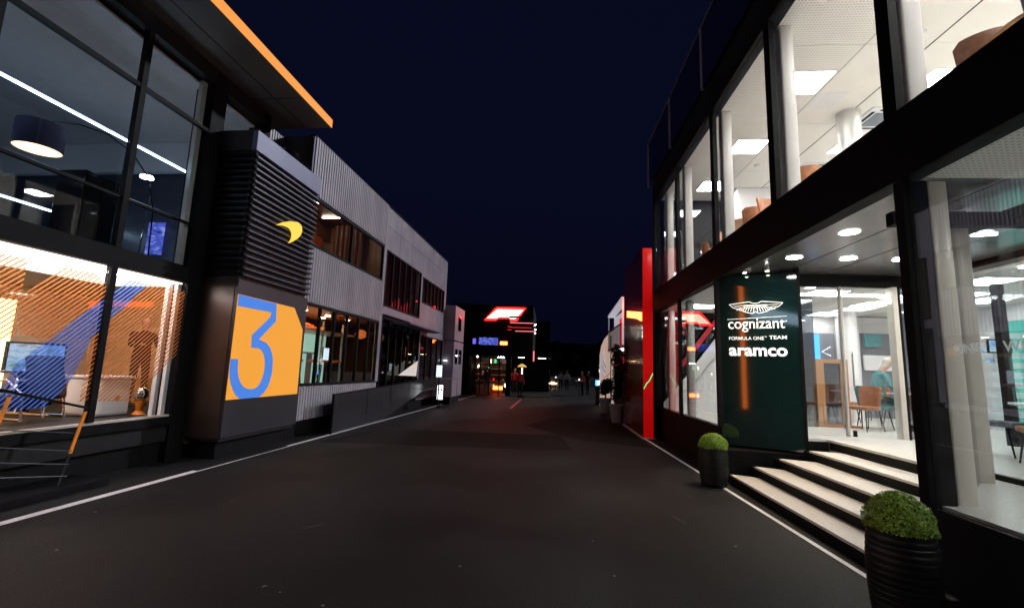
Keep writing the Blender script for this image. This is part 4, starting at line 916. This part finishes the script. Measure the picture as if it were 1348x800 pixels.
for k, z in enumerate((4.55, 4.25, 4.0)): Q.part('spotlight', MB().box(-.84, -.78, y-.06, y, z, z+.06), 'e_spot')
Q.part('screen', MB().box(-4.45, -3.2, y+.05, y+.09, 3.22, 3.68), 's_blue'); Q.part('screen', MB().box(-3.05, -2.6, y+.05, y+.09, 3.25, 3.45), 'e_redhot')
Q.part('screen', MB().box(-4.85, -4.65, y+.05, y+.09, 3.25, 3.6), 'e_purple')
Q.part('light_bar', MB().box(-.90, -.82, y-.08, y-.04, 2.25, 2.9), 'e_pink'); Q.part('light_bar', MB().box(-.90, -.87, y-.08, y-.04, 3.0, 3.2), 'clothwhite')
Q.part('downlight', MB().box(-1.9, -1.5, 30.4, 30.6, 2.49, 2.515), 'e_warm'); Q.part('downlight', MB().box(-.6, -.1, 31.4, 31.6, 2.49, 2.515), 'e_warm')
Q.part('downlight', MB().box(-3.2, -2.8, 29.9, 29.96, 2.42, 2.47), 'e_panel'); Q.part('downlight', MB().box(-4.6, -4.5, 29.9, 29.96, 2.42, 2.47), 'e_panel')
for k in range(4): Q.part('door_post', MB().box(-4.95+.62*k, -4.88+.62*k, y+.02, y+.09, .05, 2.5), 'black')
random.seed(11)
mm = ['e_redsoft', 'clothwhite', 'e_warm', 'wood', 'e_green', 'teal', 'e_lamp', 'clothred']
for r in range(5):
    Q.part('shelf', MB().box(-4.9, -2.7, 31.4, 31.8, .45+.40*r, .48+.40*r), 'wood')
Q.part('shelf_back', MB().box(-4.95, -2.65, 31.82, 31.9, .05, 2.45), M['darkwood'])
for k in range(26):
    x = random.uniform(-4.8, -2.8); r = random.randrange(5); h = random.uniform(.10, .26); w_ = random.uniform(.04, .16)
    Q.part('shelf_display', MB().lathe([(w_*.5, 0), (w_*.55, h*.5), (w_*.3, h)], (x, 31.55, .485+.40*r), 8), mm[k % 8] if k % 3 else 'clothwhite')
Q.part('counter', MB().box(-4.6, -2.9, 30.5, 30.9, .05, .62), 'wood'); Q.part('counter_light', MB().box(-3.5, -2.9, 30.46, 30.49, .35, .55), 'e_redhot')
hl = Thing('patio_heater', 'small yellow topped patio heater with a white lit tube by the pavilion', 'patio heater', (-1.55, 28.9, 0))
hl.part('hood', MB().lathe([(.30, 1.86), (.22, 1.96), (.05, 2.06)], (-1.55, 28.9, 0), 18), M.setdefault('e_hood', emit('lit_yellow_hood', (1, .62, .16), .7, (.5, .35, .1))), smooth=True)
hl.part('tube', MB().lathe([(.03, 1.25), (.04, 1.8)], (-1.55, 28.9, 0), 10), 'e_lamp'); hl.part('pole', MB().lathe([(.02, .1), (.02, 1.24)], (-1.55, 28.9, 0), 8), 'chrome'); hl.part('foot', MB().lathe([(.22, 0), (.2, .1)], (-1.55, 28.9, 0), 14), 'black')
fl = Thing('pale_street_fence', 'low olive grey fence across the road far beyond the pavilion', 'fence', (1, 47, 0))
for k in range(9): fl.part('panel', MB().box(-2+1.0*k, -1.06+1.0*k, 47, 47.05, .2, 1.15), 'cream'); fl.part('post', MB().box(-2.05+1.0*k, -2.01+1.0*k, 46.98, 47.06, 0, 1.25), 'plinth')
fl.part('light_line', MB().box(-1.6, 1.0, 46.95, 46.97, .42, .48), 'e_warm')

# ------------------------------------------------------------------ planters and potted trees
def leafball(cx, cy, cz, r, h, n, size, seed, dome=True):
    rnd = random.Random(seed); mb = MB()
    for i in range(n):
        a = rnd.uniform(0, 2*PI); t = rnd.uniform(0 if dome else -1, 1); rr = math.sqrt(max(0, 1-t*t)); k = rnd.uniform(.90, 1.05)
        if rnd.random() < .15: k *= .86
        lump = 1 + .05*math.sin(a*5+t*7) + .03*math.sin(a*11)
        p = Vector((cx+r*rr*k*lump*math.cos(a), cy+r*rr*k*lump*math.sin(a), cz+h*t*k))
        nrm = (Vector((math.cos(a)*rr, math.sin(a)*rr, t)) + Vector((rnd.gauss(0, .5), rnd.gauss(0, .5), rnd.gauss(0, .5)))).normalized()
        u = nrm.orthogonal().normalized(); v = nrm.cross(u); an = rnd.uniform(0, 2*PI); uu = u*math.cos(an)+v*math.sin(an); vv = nrm.cross(uu)
        s_ = size*rnd.uniform(.6, 1.25); b = len(mb.v)
        mb.v += [tuple(p-uu*s_), tuple(p+vv*s_*.55+nrm*s_*.15), tuple(p+uu*s_), tuple(p-vv*s_*.55+nrm*s_*.15)]; mb.f.append((b, b+1, b+2, b+3))
    return mb
def planter(x, y, rim, r, dome, lab, seed):
    t = Thing('boxwood_planter', lab, 'planter', (x, y, 0), group='black planters with clipped boxwood')
    pr = [(r*.80, 0), (r*.86, .02)]; n = 15
    for k in range(n):
        z0 = .03+(rim-.05)*k/n; z1 = .03+(rim-.05)*(k+1)/n; m_ = (z0+z1)/2/rim
        rr = r*(.86+.22*math.sin(min(1, m_*1.15)*PI*.62)-.12*m_*m_)
        pr += [(rr, z0+.004), (rr*1.003, (z0+z1)/2), (rr, z1-.004), (rr*.995, z1)]
    pr += [(r*.94, rim), (r*.86, rim), (r*.86, rim-.04)]
    t.part('pot', MB().lathe(pr, (x, y, 0), 40), 'pot', smooth=True)
    t.part('soil', MB().lathe([(r*.84, rim-.05), (.01, rim-.04)], (x, y, 0), 20), 'bark')
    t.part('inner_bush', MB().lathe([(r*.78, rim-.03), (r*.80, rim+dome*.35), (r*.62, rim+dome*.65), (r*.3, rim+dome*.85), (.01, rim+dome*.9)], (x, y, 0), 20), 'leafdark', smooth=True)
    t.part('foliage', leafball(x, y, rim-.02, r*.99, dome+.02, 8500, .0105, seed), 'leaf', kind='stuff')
planter(2.66, 7.74, .60, .215, .20, 'smaller looking black planter with round boxwood, at the left foot of the steps', 5)
planter(2.52, 3.64, .70, .205, .22, 'nearest big black planter with round boxwood, cut by the bottom right of the photo', 6)
def potted_tree(x, y, h, pr, lab, seed):
    t = Thing('potted_tree', lab, 'potted tree', (x, y, 0), group='potted trees behind the red totem')
    t.part('pot', MB().lathe([(pr*.68, 0), (pr, .55), (pr*1.05, .56), (pr*1.05, .62), (pr*.9, .62), (pr*.9, .56)], (x, y, 0), 24), 'potwhite', smooth=True)
    m_ = MB().tube([(x, y, .55), (x+.03, y, 1.0), (x-.02, y+.02, h*.7)], [.035, .028, .015], 8)
    for a in range(6): m_.tube([(x, y, .9+.2*a), (x+.3*math.cos(a*2.1), y+.3*math.sin(a*2.1), 1.2+.2*a)], [.014, .005], 5)
    t.part('trunk', m_, 'bark')
    rnd = random.Random(seed); mb = MB()
    for k in range(9):
        c = (x+rnd.uniform(-.12, .14), y+rnd.uniform(-.2, .2), .95+(h-1.2)*k/8)
        q = leafball(*c, rnd.uniform(.12, .22), rnd.uniform(.18, .28), 260, .042, seed*10+k, dome=False); b = len(mb.v); mb.v += q.v; mb.f += [tuple(b+i for i in f) for f in q.f]
    t.part('crown', mb, 'leafdark', kind='stuff')
potted_tree(2.46, 16.5, 2.7, .26, 'bushy dark tree in the nearer pale pot beside the red totem', 3)
potted_tree(2.52, 20.2, 1.5, .26, 'dark tree in a pale pot, further from the camera than the other one', 4)

# ------------------------------------------------------------------ furniture
def chair_at(x, y, z, rz, mat, label, group, first=[]):
    if not any(f[0] == mat for f in first):
        t = Thing('lounge_chair', label, 'chair', (x, y, z), rot=rz, group=group)
        mb = MB(); n = 9                          # curved shell back, sitter faces +x
        for j, (zz, fl) in enumerate(((.40, 0.), (.60, .03), (.80, .06), (.86, .055))):
            for i in range(n):
                a = math.radians(134+92*i/(n-1)); r = .27+fl
                mb.v.append((r*math.cos(a)+.02, r*math.sin(a), zz-(.05 if j == 3 and i in (0, n-1) else 0)))
        b = len(mb.v)
        for j, (zz, fl) in enumerate(((.40, -.03), (.60, 0.), (.80, .03), (.86, .035))):
            for i in range(n):
                a = math.radians(134+92*i/(n-1)); r = .27+fl
                mb.v.append((r*math.cos(a)+.02, r*math.sin(a), zz-(.05 if j == 3 and i in (0, n-1) else 0)))
        for j in range(3):
            for i in range(n-1):
                q = j*n+i; mb.f.append((q, q+n, q+n+1, q+1)); mb.f.append((b+q, b+q+1, b+q+n+1, b+q+n))
            mb.f.append((j*n, b+j*n, b+(j+1)*n, (j+1)*n)); q = j*n+n-1; mb.f.append((q, q+n, b+q+n, b+q))
        for i in range(n-1):
            mb.f.append((3*n+i, b+3*n+i, b+3*n+i+1, 3*n+i+1)); mb.f.append((i, i+1, b+i+1, b+i))
        t.part('backrest', mb, mat, smooth=True)
        t.part('seat', MB().prism([(-.20, -.20, .40), (.24, -.23, .40), (.26, 0, .40), (.24, .23, .40), (-.20, .20, .40), (-.26, 0, .40)], (0, 0, .07)), mat, bv=.02)
        for sx in (-1, 1):
            for sy in (-1, 1): t.part('leg', MB().tube([(.17*sx, .17*sy, .40), (.23*sx, .22*sy, 0)], [.014, .010], 7), 'black')
        first.append((mat, t.o)); return t.o
    src = [f[1] for f in first if f[0] == mat][0]
    c = copy_tree(src, (x, y, z), rz, label); c['group'] = group; return c
g1 = 'leather chairs behind the upper windows'; z2 = F2+.012
_tr = chair_at(4.13, 4.36, z2, math.radians(50), 'leatherdark', 'dark brown leather chair back, upper floor, nearest the top right corner', g1)
_tr.scale = (.9, .9, .97)
chair_at(3.98, 3.62, z2, math.radians(60), 'greyfabric', 'rounded grey chair cut by the top right corner of the photo', g1)
chair_at(4.05, 7.30, z2, math.radians(60), 'leather', 'tan chair just right of the thick mullion, third upper bay from the right', g1)
chair_at(4.0, 8.15, z2, math.radians(-70), 'leather', 'tan chair partly behind the mullion in the middle upper bay', g1)
chair_at(4.0, 9.1, z2, math.radians(80), 'leather', 'tan upright chair left of the pair, in the middle upper bay', g1)
chair_at(4.0, 10.2, z2, math.radians(-60), 'leather', 'tan chair low behind the sill beside the white shelf, upper floor', g1)
chair_at(4.1, 11.5, z2, math.radians(0), 'leather', 'tan chair in the bluish far upper bay', g1)
def table_at(x, y, z, r, label, mat='wood', h=.74, name='round_table'):
    t = Thing(name, label, 'table', (x, y, z), group='round pedestal tables')
    t.part('tabletop', MB().lathe([(r*.97, h-.03), (r, h-.015), (r*.99, h)], (x, y, z), 28), mat, smooth=True)
    t.part('pedestal', MB().lathe([(r*.6, 0), (r*.58, .015), (.04, .04), (.035, h-.031)], (x, y, z), 16), 'black', smooth=True)
table_at(4.0, 9.5, z2, .38, 'round wooden table behind the upper middle window')
table_at(4.35, 3.95, z2, .40, 'round table behind the nearest upper window')
g2 = 'chairs in the bright ground floor restaurant'
cl = [(6.25, 9.75, 200, 'leather', 'brown chair back left of the seated grey haired person, through the door'), (7.55, 10.6, 180, 'leather', 'brown chair behind the dark door frame, right of the seated person'), (7.0, 11.6, 30, 'leather', 'brown chair at the far table through the entrance'),
      (6.05, 6.15, 150, 'leather', 'brown chair seen between the two beige columns of the right block'), (6.55, 5.75, 60, 'leather', 'large brown chair back at the right edge of the photo, ground floor'), (7.2, 6.9, 10, 'leather', 'brown chair near the pale stairs in the right block'), (6.3, 7.1, -60, 'greyfabric', 'grey chair at the table in the right block'),
      (6.78, 10.25, -8, 'teal', 'teal chair carrying the seated grey haired person')]
cl += [(7.6, 6.1, 100, 'leather', 'brown chair left of the pale open stairs, right block'), (8.3, 6.5, -30, 'leather', 'brown chair right of the pale open stairs, right block'), (7.9, 11.9, 210, 'leather', 'brown chair before the dark alcove, far end of the restaurant'), (6.2, 11.3, 170, 'leatherdark', 'dark brown chair beside the white column, through the entrance')]
for x, y, a, m_, lb in cl: chair_at(x, y, FL, math.radians(a), m_, lb, g2)
table_at(7.45, 10.1, FL, .42, 'white topped round table in front of the seated person', 'white')
table_at(6.55, 11.7, FL, .40, 'white topped table at the far end of the restaurant', 'white')
table_at(8.0, 6.0, FL, .40, 'white topped table in front of the pale open stairs', 'white')
table_at(6.55, 6.55, FL, .42, 'white topped round table in the right block', 'white')
bo = Thing('dark_pedestal', 'dark grey slim pedestal standing on the pale floor in the right block', 'pedestal', (5.55, 5.0, FL)); bo.part('body', MB().lathe([(.085, 0), (.08, .02), (.07, .82), (.075, .85), (.02, .87)], (5.35, 4.98, FL), 20), 'greyfabric', smooth=True)
wp = Thing('oak_partition', 'oak framed partition with a glass opening, just inside the entrance', 'partition', (5.9, 10.2, FL))
wp.part('post', MB().box(5.58, 5.78, 10.15, 10.25, FL, 2.14), 'wood'); wp.part('post', MB().box(6.12, 6.26, 10.15, 10.25, FL, 2.14), 'wood')
wp.part('foot_rail', MB().box(5.782, 6.118, 10.16, 10.24, FL, .83), 'wood'); wp.part('top_rail', MB().box(5.782, 6.118, 10.16, 10.24, 2.06, 2.14), 'wood'); wp.part('glass', MB().box(5.783, 6.117, 10.19, 10.2, .832, 2.058), 'glassblue')
wp.part('foot', MB().box(5.55, 6.45, 10.10, 10.149, FL, .80), 'wood')

# furniture of the motorhome (left row frame)
arc = Thing('arc_floor_lamp', 'navy drum shade hanging from a thin curved arm, upper room of the motorhome', 'floor lamp', (-7.6, 7.45, 3.24), left=True)
arc.part('drum_shade', MB().lathe([(.265, 4.60), (.272, 4.61), (.272, 4.98), (.265, 4.99)], (-7.6, 5.46, 0), 36, False), 'navycloth', smooth=True)
arc.part('shade_lining', MB().lathe([(.262, 4.61), (.262, 4.98), (.02, 4.982)], (-7.6, 5.46, 0), 36, False), M.setdefault('e_lining', emit('lit_gold_lining', (1, .80, .58), 1.3, (.8, .65, .45))), smooth=True)
arc.part('bulb', MB().lathe([(.02, 4.70), (.07, 4.74), (.08, 4.80), (.05, 4.88), (.02, 4.93)], (-7.6, 5.46, 0), 16), 'e_lamp', smooth=True)
arc.part('arm', MB().tube([(-7.6, 5.46, 4.98), (-7.6, 5.6, 5.12), (-7.6, 5.95, 5.27), (-7.6, 6.4, 5.34), (-7.6, 6.85, 5.24), (-7.6, 7.2, 4.95), (-7.6, 7.4, 4.4), (-7.6, 7.45, 3.3)], .012, 8), 'black')
arc.part('foot', MB().lathe([(.2, 3.242), (.2, 3.29), (.03, 3.31)], (-7.6, 7.45, 0), 24), 'black')
sl_ = Thing('bright_standing_lamp', 'slim standing lamp with a dazzling white head, upper room right of the mullion', 'floor lamp', (-8.0, 7.6, 3.24), left=True)
sl_.part('head', MB().lathe([(.02, 5.07), (.11, 5.09), (.10, 5.13), (.02, 5.15)], (-8.0, 7.56, 0), 20), M.setdefault('e_brightlamp', emit('dazzling_lamp_head', (.85, .9, 1), 22)), smooth=True)
sl_.part('pole', MB().tube([(-8.0, 7.64, 5.08), (-8.0, 7.70, 4.8), (-8.0, 7.66, 4.2), (-8.0, 7.6, 3.25)], .011, 8), 'chrome')
cb = Thing('tall_black_cabinet', 'tall black cabinet left of the mullion in the upper room', 'cabinet', (-7.85, 6.4, 3.24), left=True)
cb.part('body', MB().box(-8.1, -7.6, 6.15, 6.72, 3.242, 4.62), 'blackgloss', bv=.01); cb.part('door', MB().box(-7.598, -7.585, 6.18, 6.42, 3.3, 4.55), 'black'); cb.part('door', MB().box(-7.598, -7.585, 6.44, 6.69, 3.3, 4.55), 'black')
so_ = Thing('black_sofa', 'low black sofa left of the tall black cabinet in the upper room', 'sofa', (-8.7, 6.1, 3.24), left=True)
so_.part('seat', MB().box(-8.95, -8.40, 5.2, 7.0, 3.30, 3.60), 'clothblack', bv=.04); so_.part('backrest', MB().box(-9.15, -8.96, 5.2, 7.0, 3.30, 3.86), 'clothblack', bv=.04)
for v in (5.2, 6.8): so_.part('armrest', MB().box(-8.95, -8.40, v-.01, v+.2, 3.605, 3.76), 'clothblack', bv=.03)
dk = Thing('white_reception_desk', 'white rounded desk inside the ground floor glass', 'desk', (-7.35, 6.8, .74), left=True)
dk.part('body', MB().box(-7.75, -7.12, 6.52, 7.04, .742, 1.33), 'white', bv=.05); dk.part('desktop', MB().box(-7.80, -7.09, 6.49, 7.06, 1.332, 1.37), 'white', bv=.01)
dk.part('round_emblem', MB().prism([(-7.118, 6.80+.045*math.cos(a*PI/6), 1.02+.045*math.sin(a*PI/6)) for a in range(12)], (.008, 0, 0)), 'orangepaint')
gb = Thing('silver_globe', 'silver globe on an orange stand in the corner of the ground floor room', 'globe', (-6.95, 7.0, .74), left=True)
gb.part('globe', MB().lathe([(.115*math.sin(PI*k/14)+.001, 1.08-.115*math.cos(PI*k/14)) for k in range(15)], (-7.04, 7.14, 0), 24), 'chrome', smooth=True)
gb.part('stand', MB().lathe([(.10, .742), (.05, .80), (.06, .90), (.09, .965)], (-7.04, 7.14, 0), 16), 'orangepaint', smooth=True)
sm = Thing('racing_simulator', 'racing simulator with bucket seat, steering wheel and curved screen behind the blue stripes', 'simulator', (-7.7, 6.0, .74), left=True)
sm.part('screen', MB().box(-8.40, -8.36, 6.10, 6.95, 1.38, 1.86), 'black'); sm.part('picture', MB().box(-8.358, -8.353, 6.13, 6.92, 1.41, 1.83), 's_race')
sm.part('screen_stand', MB().box(-8.50, -8.42, 6.4, 6.6, .742, 1.5), 'black')
for v in (5.55, 6.10): sm.part('base_rail', MB().tube([(-7.2, v, .80), (-8.3, v, .80)], .03), 'chrome')
sm.part('seat', MB().box(-7.75, -7.3, 5.62, 6.02, .95, 1.10), 'clothblack', bv=.04); sm.part('seat_back', MB().obox((-7.25, 5.82, 1.36), ((.96, 0, .28), (0, 1, 0), (-.28, 0, .96)), (.12, .44, .62)), 'clothblack', bv=.04)
w_ = MB().tube([(-7.92-.04*math.sin(a*PI/8), 5.82+.16*math.cos(a*PI/8), 1.28+.15*math.sin(a*PI/8)) for a in range(17)], .016, 8, False); sm.part('steering_wheel', w_, 'chrome')
for k in range(3): sm.part('tube_frame', MB().tube([(-7.2, 5.55+.27*k, .8), (-7.22, 5.53+.27*k, 1.15), (-7.45, 5.5+.28*k, 1.32), (-7.8, 5.55+.27*k, 1.28), (-8.0, 5.55+.27*k, .82)], .016, 8), 'chrome')
tb = Thing('dark_side_table', 'small dark table at the left edge behind the ground floor glass', 'table', (-7.2, 4.8, .74), left=True)
tb.part('tabletop', MB().box(-7.6, -6.95, 4.2, 5.05, 1.28, 1.31), 'white'); tb.part('leg', MB().box(-7.02, -6.98, 4.96, 5.0, .742, 1.279), 'black'); tb.part('leg', MB().box(-7.55, -7.51, 4.96, 5.0, .742, 1.279), 'black')
# stools and bar of the clad building
for k, (v, u) in enumerate(((10.5, -6.75), (11.2, -6.8), (11.9, -6.7), (12.6, -6.8), (13.3, -6.75))):
    if k == 0:
        st = Thing('bar_stool', 'orange topped bar stool behind the first pane of the clad building', 'stool', (u, v, .98), left=True, group='bar stools in the clad building')
        st.part('seat', MB().lathe([(.15, .72), (.18, .75), (.17, .79), (.02, .80)], (u, v, .98), 16), M['orangeshade'], smooth=True)
        for a in range(4): st.part('leg', MB().tube([(u+.10*math.cos(a*PI/2+.7), v+.10*math.sin(a*PI/2+.7), 1.70), (u+.19*math.cos(a*PI/2+.7), v+.19*math.sin(a*PI/2+.7), .98)], .011, 6), 'black')
        st0 = st.o
    else:
        c = copy_tree(st0, world_of(u, v, .98), -LA+.3*k, ('', 'orange topped bar stool, second from the slatted tower', 'orange topped bar stool, third from the slatted tower', 'orange topped bar stool, fourth from the slatted tower', 'orange topped bar stool, farthest from the slatted tower')[k])
bc = Thing('bar_counter', 'long counter with a pale glowing front in the clad building', 'counter', (-7.6, 12, .98), left=True)
bc.part('front', MB().box(-7.62, -7.58, 12.0, 13.0, .982, 1.95), M['e_mint']); bc.part('body', MB().box(-8.1, -7.621, 11.2, 13.4, .982, 1.95), M['darkwood']); bc.part('countertop', MB().box(-8.15, -7.55, 11.15, 13.45, 1.952, 2.0), 'wood')
sa = Thing('white_sail_shade', 'small white triangular sail over the terrace at the ramp', 'sail', (-5.7, 17, .9), left=True)
sa.part('cloth', MB().prism([(-5.75, 15.9, 1.35), (-5.75, 18.0, 1.90), (-5.75, 17.9, 1.30)], (-.02, 0, 0)), M.setdefault('sailcloth', emit('lit_white_sailcloth', (1, .95, .85), .35, (.7, .68, .6))))
sa.part('mast', MB().tube([(-5.77, 18.02, .8), (-5.77, 18.02, 1.95)], .015), 'black')

# ------------------------------------------------------------------ people
def person(label, loc, rz, pose, top, legs, hair, group=None, detail=False, scale=1.0):
    V = {}; Eg = []
    def j(n, p, r, par=None, reg=None):
        V[n] = (Vector(p), r)
        if par: Eg.append((par, n, reg))
    sit = pose == 'sit'
    zo = -.42 if sit else 0; lean = .10 if sit else 0
    j('pelvis', (0, 0, .95+zo), (.125, .15)); j('waist', (lean*.2, 0, 1.10+zo), (.105, .135), 'pelvis', 'top'); j('chest', (lean*.8, 0, 1.30+zo), (.12, .165), 'waist', 'top')
    j('neckbase', (lean*1.2, 0, 1.45+zo), (.06, .07), 'chest', 'top'); j('neck', (lean*1.5+.01, 0, 1.51+zo), (.052, .052), 'neckbase', 'skin')
    j('jaw', (lean*2+.03, 0, 1.575+zo), (.085, .075), 'neck', 'skin'); j('brow', (lean*2.2+.025, 0, 1.65+zo), (.112, .092), 'jaw', 'skin'); j('crown', (lean*2.2+.01, 0, 1.725+zo), (.085, .075), 'brow', 'hair')
    for s, nm in ((1, 'l'), (-1, 'r')):
        j('sh'+nm, (lean, .17*s, 1.405+zo), (.058, .058), 'chest', 'top')
        if pose == 'stand': el, wr = (-.03, .235*s, 1.13), (.06, .25*s, .89)
        elif sit: el, wr = (.14, .25*s, 1.15+zo), (.36, .14*s, 1.20+zo)
        else: el, wr = (.05, .24*s, 1.15), (.27, .16*s, 1.18)
        d = (Vector(wr)-Vector(el)).normalized(); hd = Vector(wr)+d*.075
        j('el'+nm, el, (.044, .044), 'sh'+nm, 'top'); j('wr'+nm, wr, (.027, .027), 'el'+nm, 'top'); j('hd'+nm, hd, (.020, .036), 'wr'+nm, 'skin')
        j('hip'+nm, (0 if not sit else .04, .095*s, .90+zo), (.088, .088), 'pelvis', 'legs')
        if sit: kn, an = (.43, .12*s, .50), (.40, .12*s, .09)
        else: kn, an = (.03+(.08*s if pose == 'walk' else 0), .10*s, .49), (-.02+(.16*s if pose == 'walk' else 0), .10*s, .09)
        j('kn'+nm, kn, (.058, .058), 'hip'+nm, 'legs'); j('an'+nm, an, (.040, .040), 'kn'+nm, 'legs')
        j('toe'+nm, (an[0]+.14, an[1]+.02*s, .035), (.035, .042), 'an'+nm, 'shoe')
    names = list(V); me = bpy.data.meshes.new('person')
    me.from_pydata([V[n][0] for n in names], [(names.index(a), names.index(b)) for a, b, _ in Eg], [])
    o = bpy.data.objects.new('person', me); col.objects.link(o)
    sk = o.modifiers.new('skin', 'SKIN'); sk.use_smooth_shade = True; sk.branch_smoothing = .4
    for i, n in enumerate(names): me.skin_vertices[0].data[i].radius = V[n][1]
    me.skin_vertices[0].data[0].use_root = True
    ss = o.modifiers.new('subdivision', 'SUBSURF'); ss.levels = 2 if detail else 1; ss.render_levels = ss.levels
    dg = bpy.context.evaluated_depsgraph_get(); em_ = bpy.data.meshes.new_from_object(o.evaluated_get(dg))
    mats = ['skin', top, legs, hair, 'clothblack']; em_.materials.clear()
    for m_ in mats: em_.materials.append(M[m_])
    seg = [(V[a][0], V[b][0], {'skin': 0, 'top': 1, 'legs': 2, 'hair': 3, 'shoe': 4}[r]) for a, b, r in Eg]
    hc = V['brow'][0]
    for f in em_.polygons:
        c = f.center; best = (9, 0)
        for a, b, r in seg:
            d = b-a; t = max(0, min(1, (c-a).dot(d)/d.length_squared)); q = (c-(a+d*t)).length
            if q < best[0]: best = (q, r)
        r = best[1]
        if c.z > hc.z-.12 and abs(c.y) < .12 and c.z > hc.z-.10: r = 3 if (c.z > hc.z+.055 or c.x < hc.x-.015) else 0
        f.material_index = r; f.use_smooth = True
    bm = bmesh.new(); bm.from_mesh(em_)
    x = MB()
    x.prism([(hc.x+.085, -.012, hc.z-.045), (hc.x+.085, .012, hc.z-.045), (hc.x+.085, 0, hc.z+.01)], (.028, 0, -.006))
    for s in (-1, 1): x.tube([(hc.x-.01, .078*s, hc.z-.04), (hc.x-.015, .092*s, hc.z-.01), (hc.x-.01, .08*s, hc.z+.02)], .012, 6)
    if detail:
        for nm in 'lr':
            h = V['hd'+nm][0]; d = (h-V['wr'+nm][0]).normalized(); sd = d.cross(Vector((0, 0, 1))).normalized(); dn = sd.cross(d)
            for k, l in enumerate((.060, .072, .068, .052)):
                p = h + sd*(.027-.018*k); x.tube([p, p+d*l*.55, p+d*l*.85-dn*(-.02)], [.0085, .008, .006], 6)
            s = 1 if nm == 'l' else -1; p = h - d*.045 + sd*(-.03*s if True else 0); x.tube([p, p+d*.03-sd*.022*s, p+d*.058-sd*.026*s], [.011, .009, .007], 6)
    vs_ = [bm.verts.new(v) for v in x.v]
    for f in x.f:
        q = bm.faces.new([vs_[i] for i in f]); q.material_index = 0; q.smooth = True
    bm.to_mesh(em_); bm.free()
    o.modifiers.clear(); o.data = em_; bpy.data.meshes.remove(me)
    o.location = loc; o.rotation_euler = (0, 0, rz); o.scale = (scale,)*3
    o['label'] = label; o['category'] = 'person'
    if group: o['group'] = group
    return o
person('seated grey haired person in a teal shirt leaning forward at a table inside the entrance', (6.80, 10.2, FL+.03), math.radians(-8), 'sit', 'teal', 'tealdark', 'hairgrey', detail=True, scale=1.10)
person('dark clothed person standing behind the white desk before the orange shelves', world_of(-8.05, 8.05, .74), math.radians(-20), 'reach', 'clothblack', 'clothblack', 'hairdark')
person('person in a red jacket standing under the small yellow patio heater', (-1.62, 28.4, 0), math.radians(-60), 'stand', 'clothred', 'clothblack', 'hairdark')
person('person in red seen inside the right part of the black pavilion', (-2.1, 30.6, .05), math.radians(-100), 'stand', 'clothred', 'clothblack', 'hairdark')
person('person in dark clothes before the lit shelves of the black pavilion', (-3.9, 30.2, .05), math.radians(80), 'reach', 'clothblack', 'clothblue', 'hairdark')
pg = 'people around the far street bar'
for x, y, a, po, c, lb in ((2.6, 34.0, 200, 'stand', 'clothred', 'red topped person standing among the far group left of the potted trees'), (3.0, 34.4, 30, 'reach', 'clothblack', 'black dressed person beside the red topped one in the far group'),
                           (1.2, 40.0, 90, 'walk', 'clothwhite', 'white shirted person walking far down the street'), (1.75, 40.5, -90, 'stand', 'clothwhite', 'other pale shirted person standing far down the street, on the right of the pair'),
                           (-.3, 41.5, 20, 'stand', 'clothred', 'far person in dull red near the pale fence'), (.2, 42.0, 120, 'walk', 'clothblack', 'far dark figure in the middle of the street end'), (3.15, 26.6, 160, 'reach', 'clothblue', 'blue shirted person below the two lit oval signs')):
    person(lb, (x, y, 0), math.radians(a), po, c, 'clothblack', 'hairdark', pg)
for k, (x, y) in enumerate(((2.3, 33.2), (.8, 41.0))):
    t = Thing('bar_table', ('high bar table at the far red topped group', 'high bar table far down the street near the pale shirts')[k], 'table', (x, y, 0))
    t.part('tabletop', MB().lathe([(.35, 1.05), (.36, 1.08), (.01, 1.09)], (x, y, 0), 16), 'white'); t.part('leg', MB().lathe([(.25, 0), (.03, .03), (.03, 1.049)], (x, y, 0), 10), 'black')
    L = t.part('table_lamp', MB().lathe([(.04, 1.09), (.06, 1.15), (.02, 1.2)], (x, y, 0), 10), 'e_white')
bz = Thing('blue_lit_ice_box', 'small blue lit cooler box on the bar by the potted trees', 'cooler', (2.75, 25.0, 0))
bz.part('body', MB().box(2.6, 2.95, 24.8, 25.1, 1.0, 1.28), 'e_blue'); bz.part('front', MB().box(2.66, 2.88, 24.78, 24.798, 1.03, 1.24), 'e_white'); bz.part('stand', MB().box(2.6, 2.95, 24.8, 25.1, 0, .999), 'black')

for k in range(6):
    v = 15.7+.42*k; wx, wy, wz = world_of(-5.72, v, .80)
    t = Thing('ramp_planter', ('first', 'second', 'third', 'fourth', 'fifth', 'sixth')[k]+' small dark pot plant behind the ramp panel, counted from the camera', 'pot plant', (-5.72, v, .80-.0 if v > 18 else .33+.178*(v-14.2)), left=True, group='small pot plants along the ramp')
    z0 = min(.80, .11*(v-11.2)+.02)
    z0 = .80 if v > 18.2 else (v-11.2)/7.0*.80
    t.o.location.z = z0; t.ref.z = z0
    t.part('pot', MB().lathe([(.08, 0), (.11, .18), (.10, .2)], (-5.72, v, z0+.001), 12), 'pot')
    t.part('foliage', leafball(-5.72, v, z0+.18, .15, .22+.05*(k % 3), 220, .03, 60+k), 'leafdark', kind='stuff')
    t.part('flowers', leafball(-5.72, v, z0+.22, .16, .26, 14, .022, 90+k), 'clothwhite' if k % 2 else 'clothred', kind='stuff')
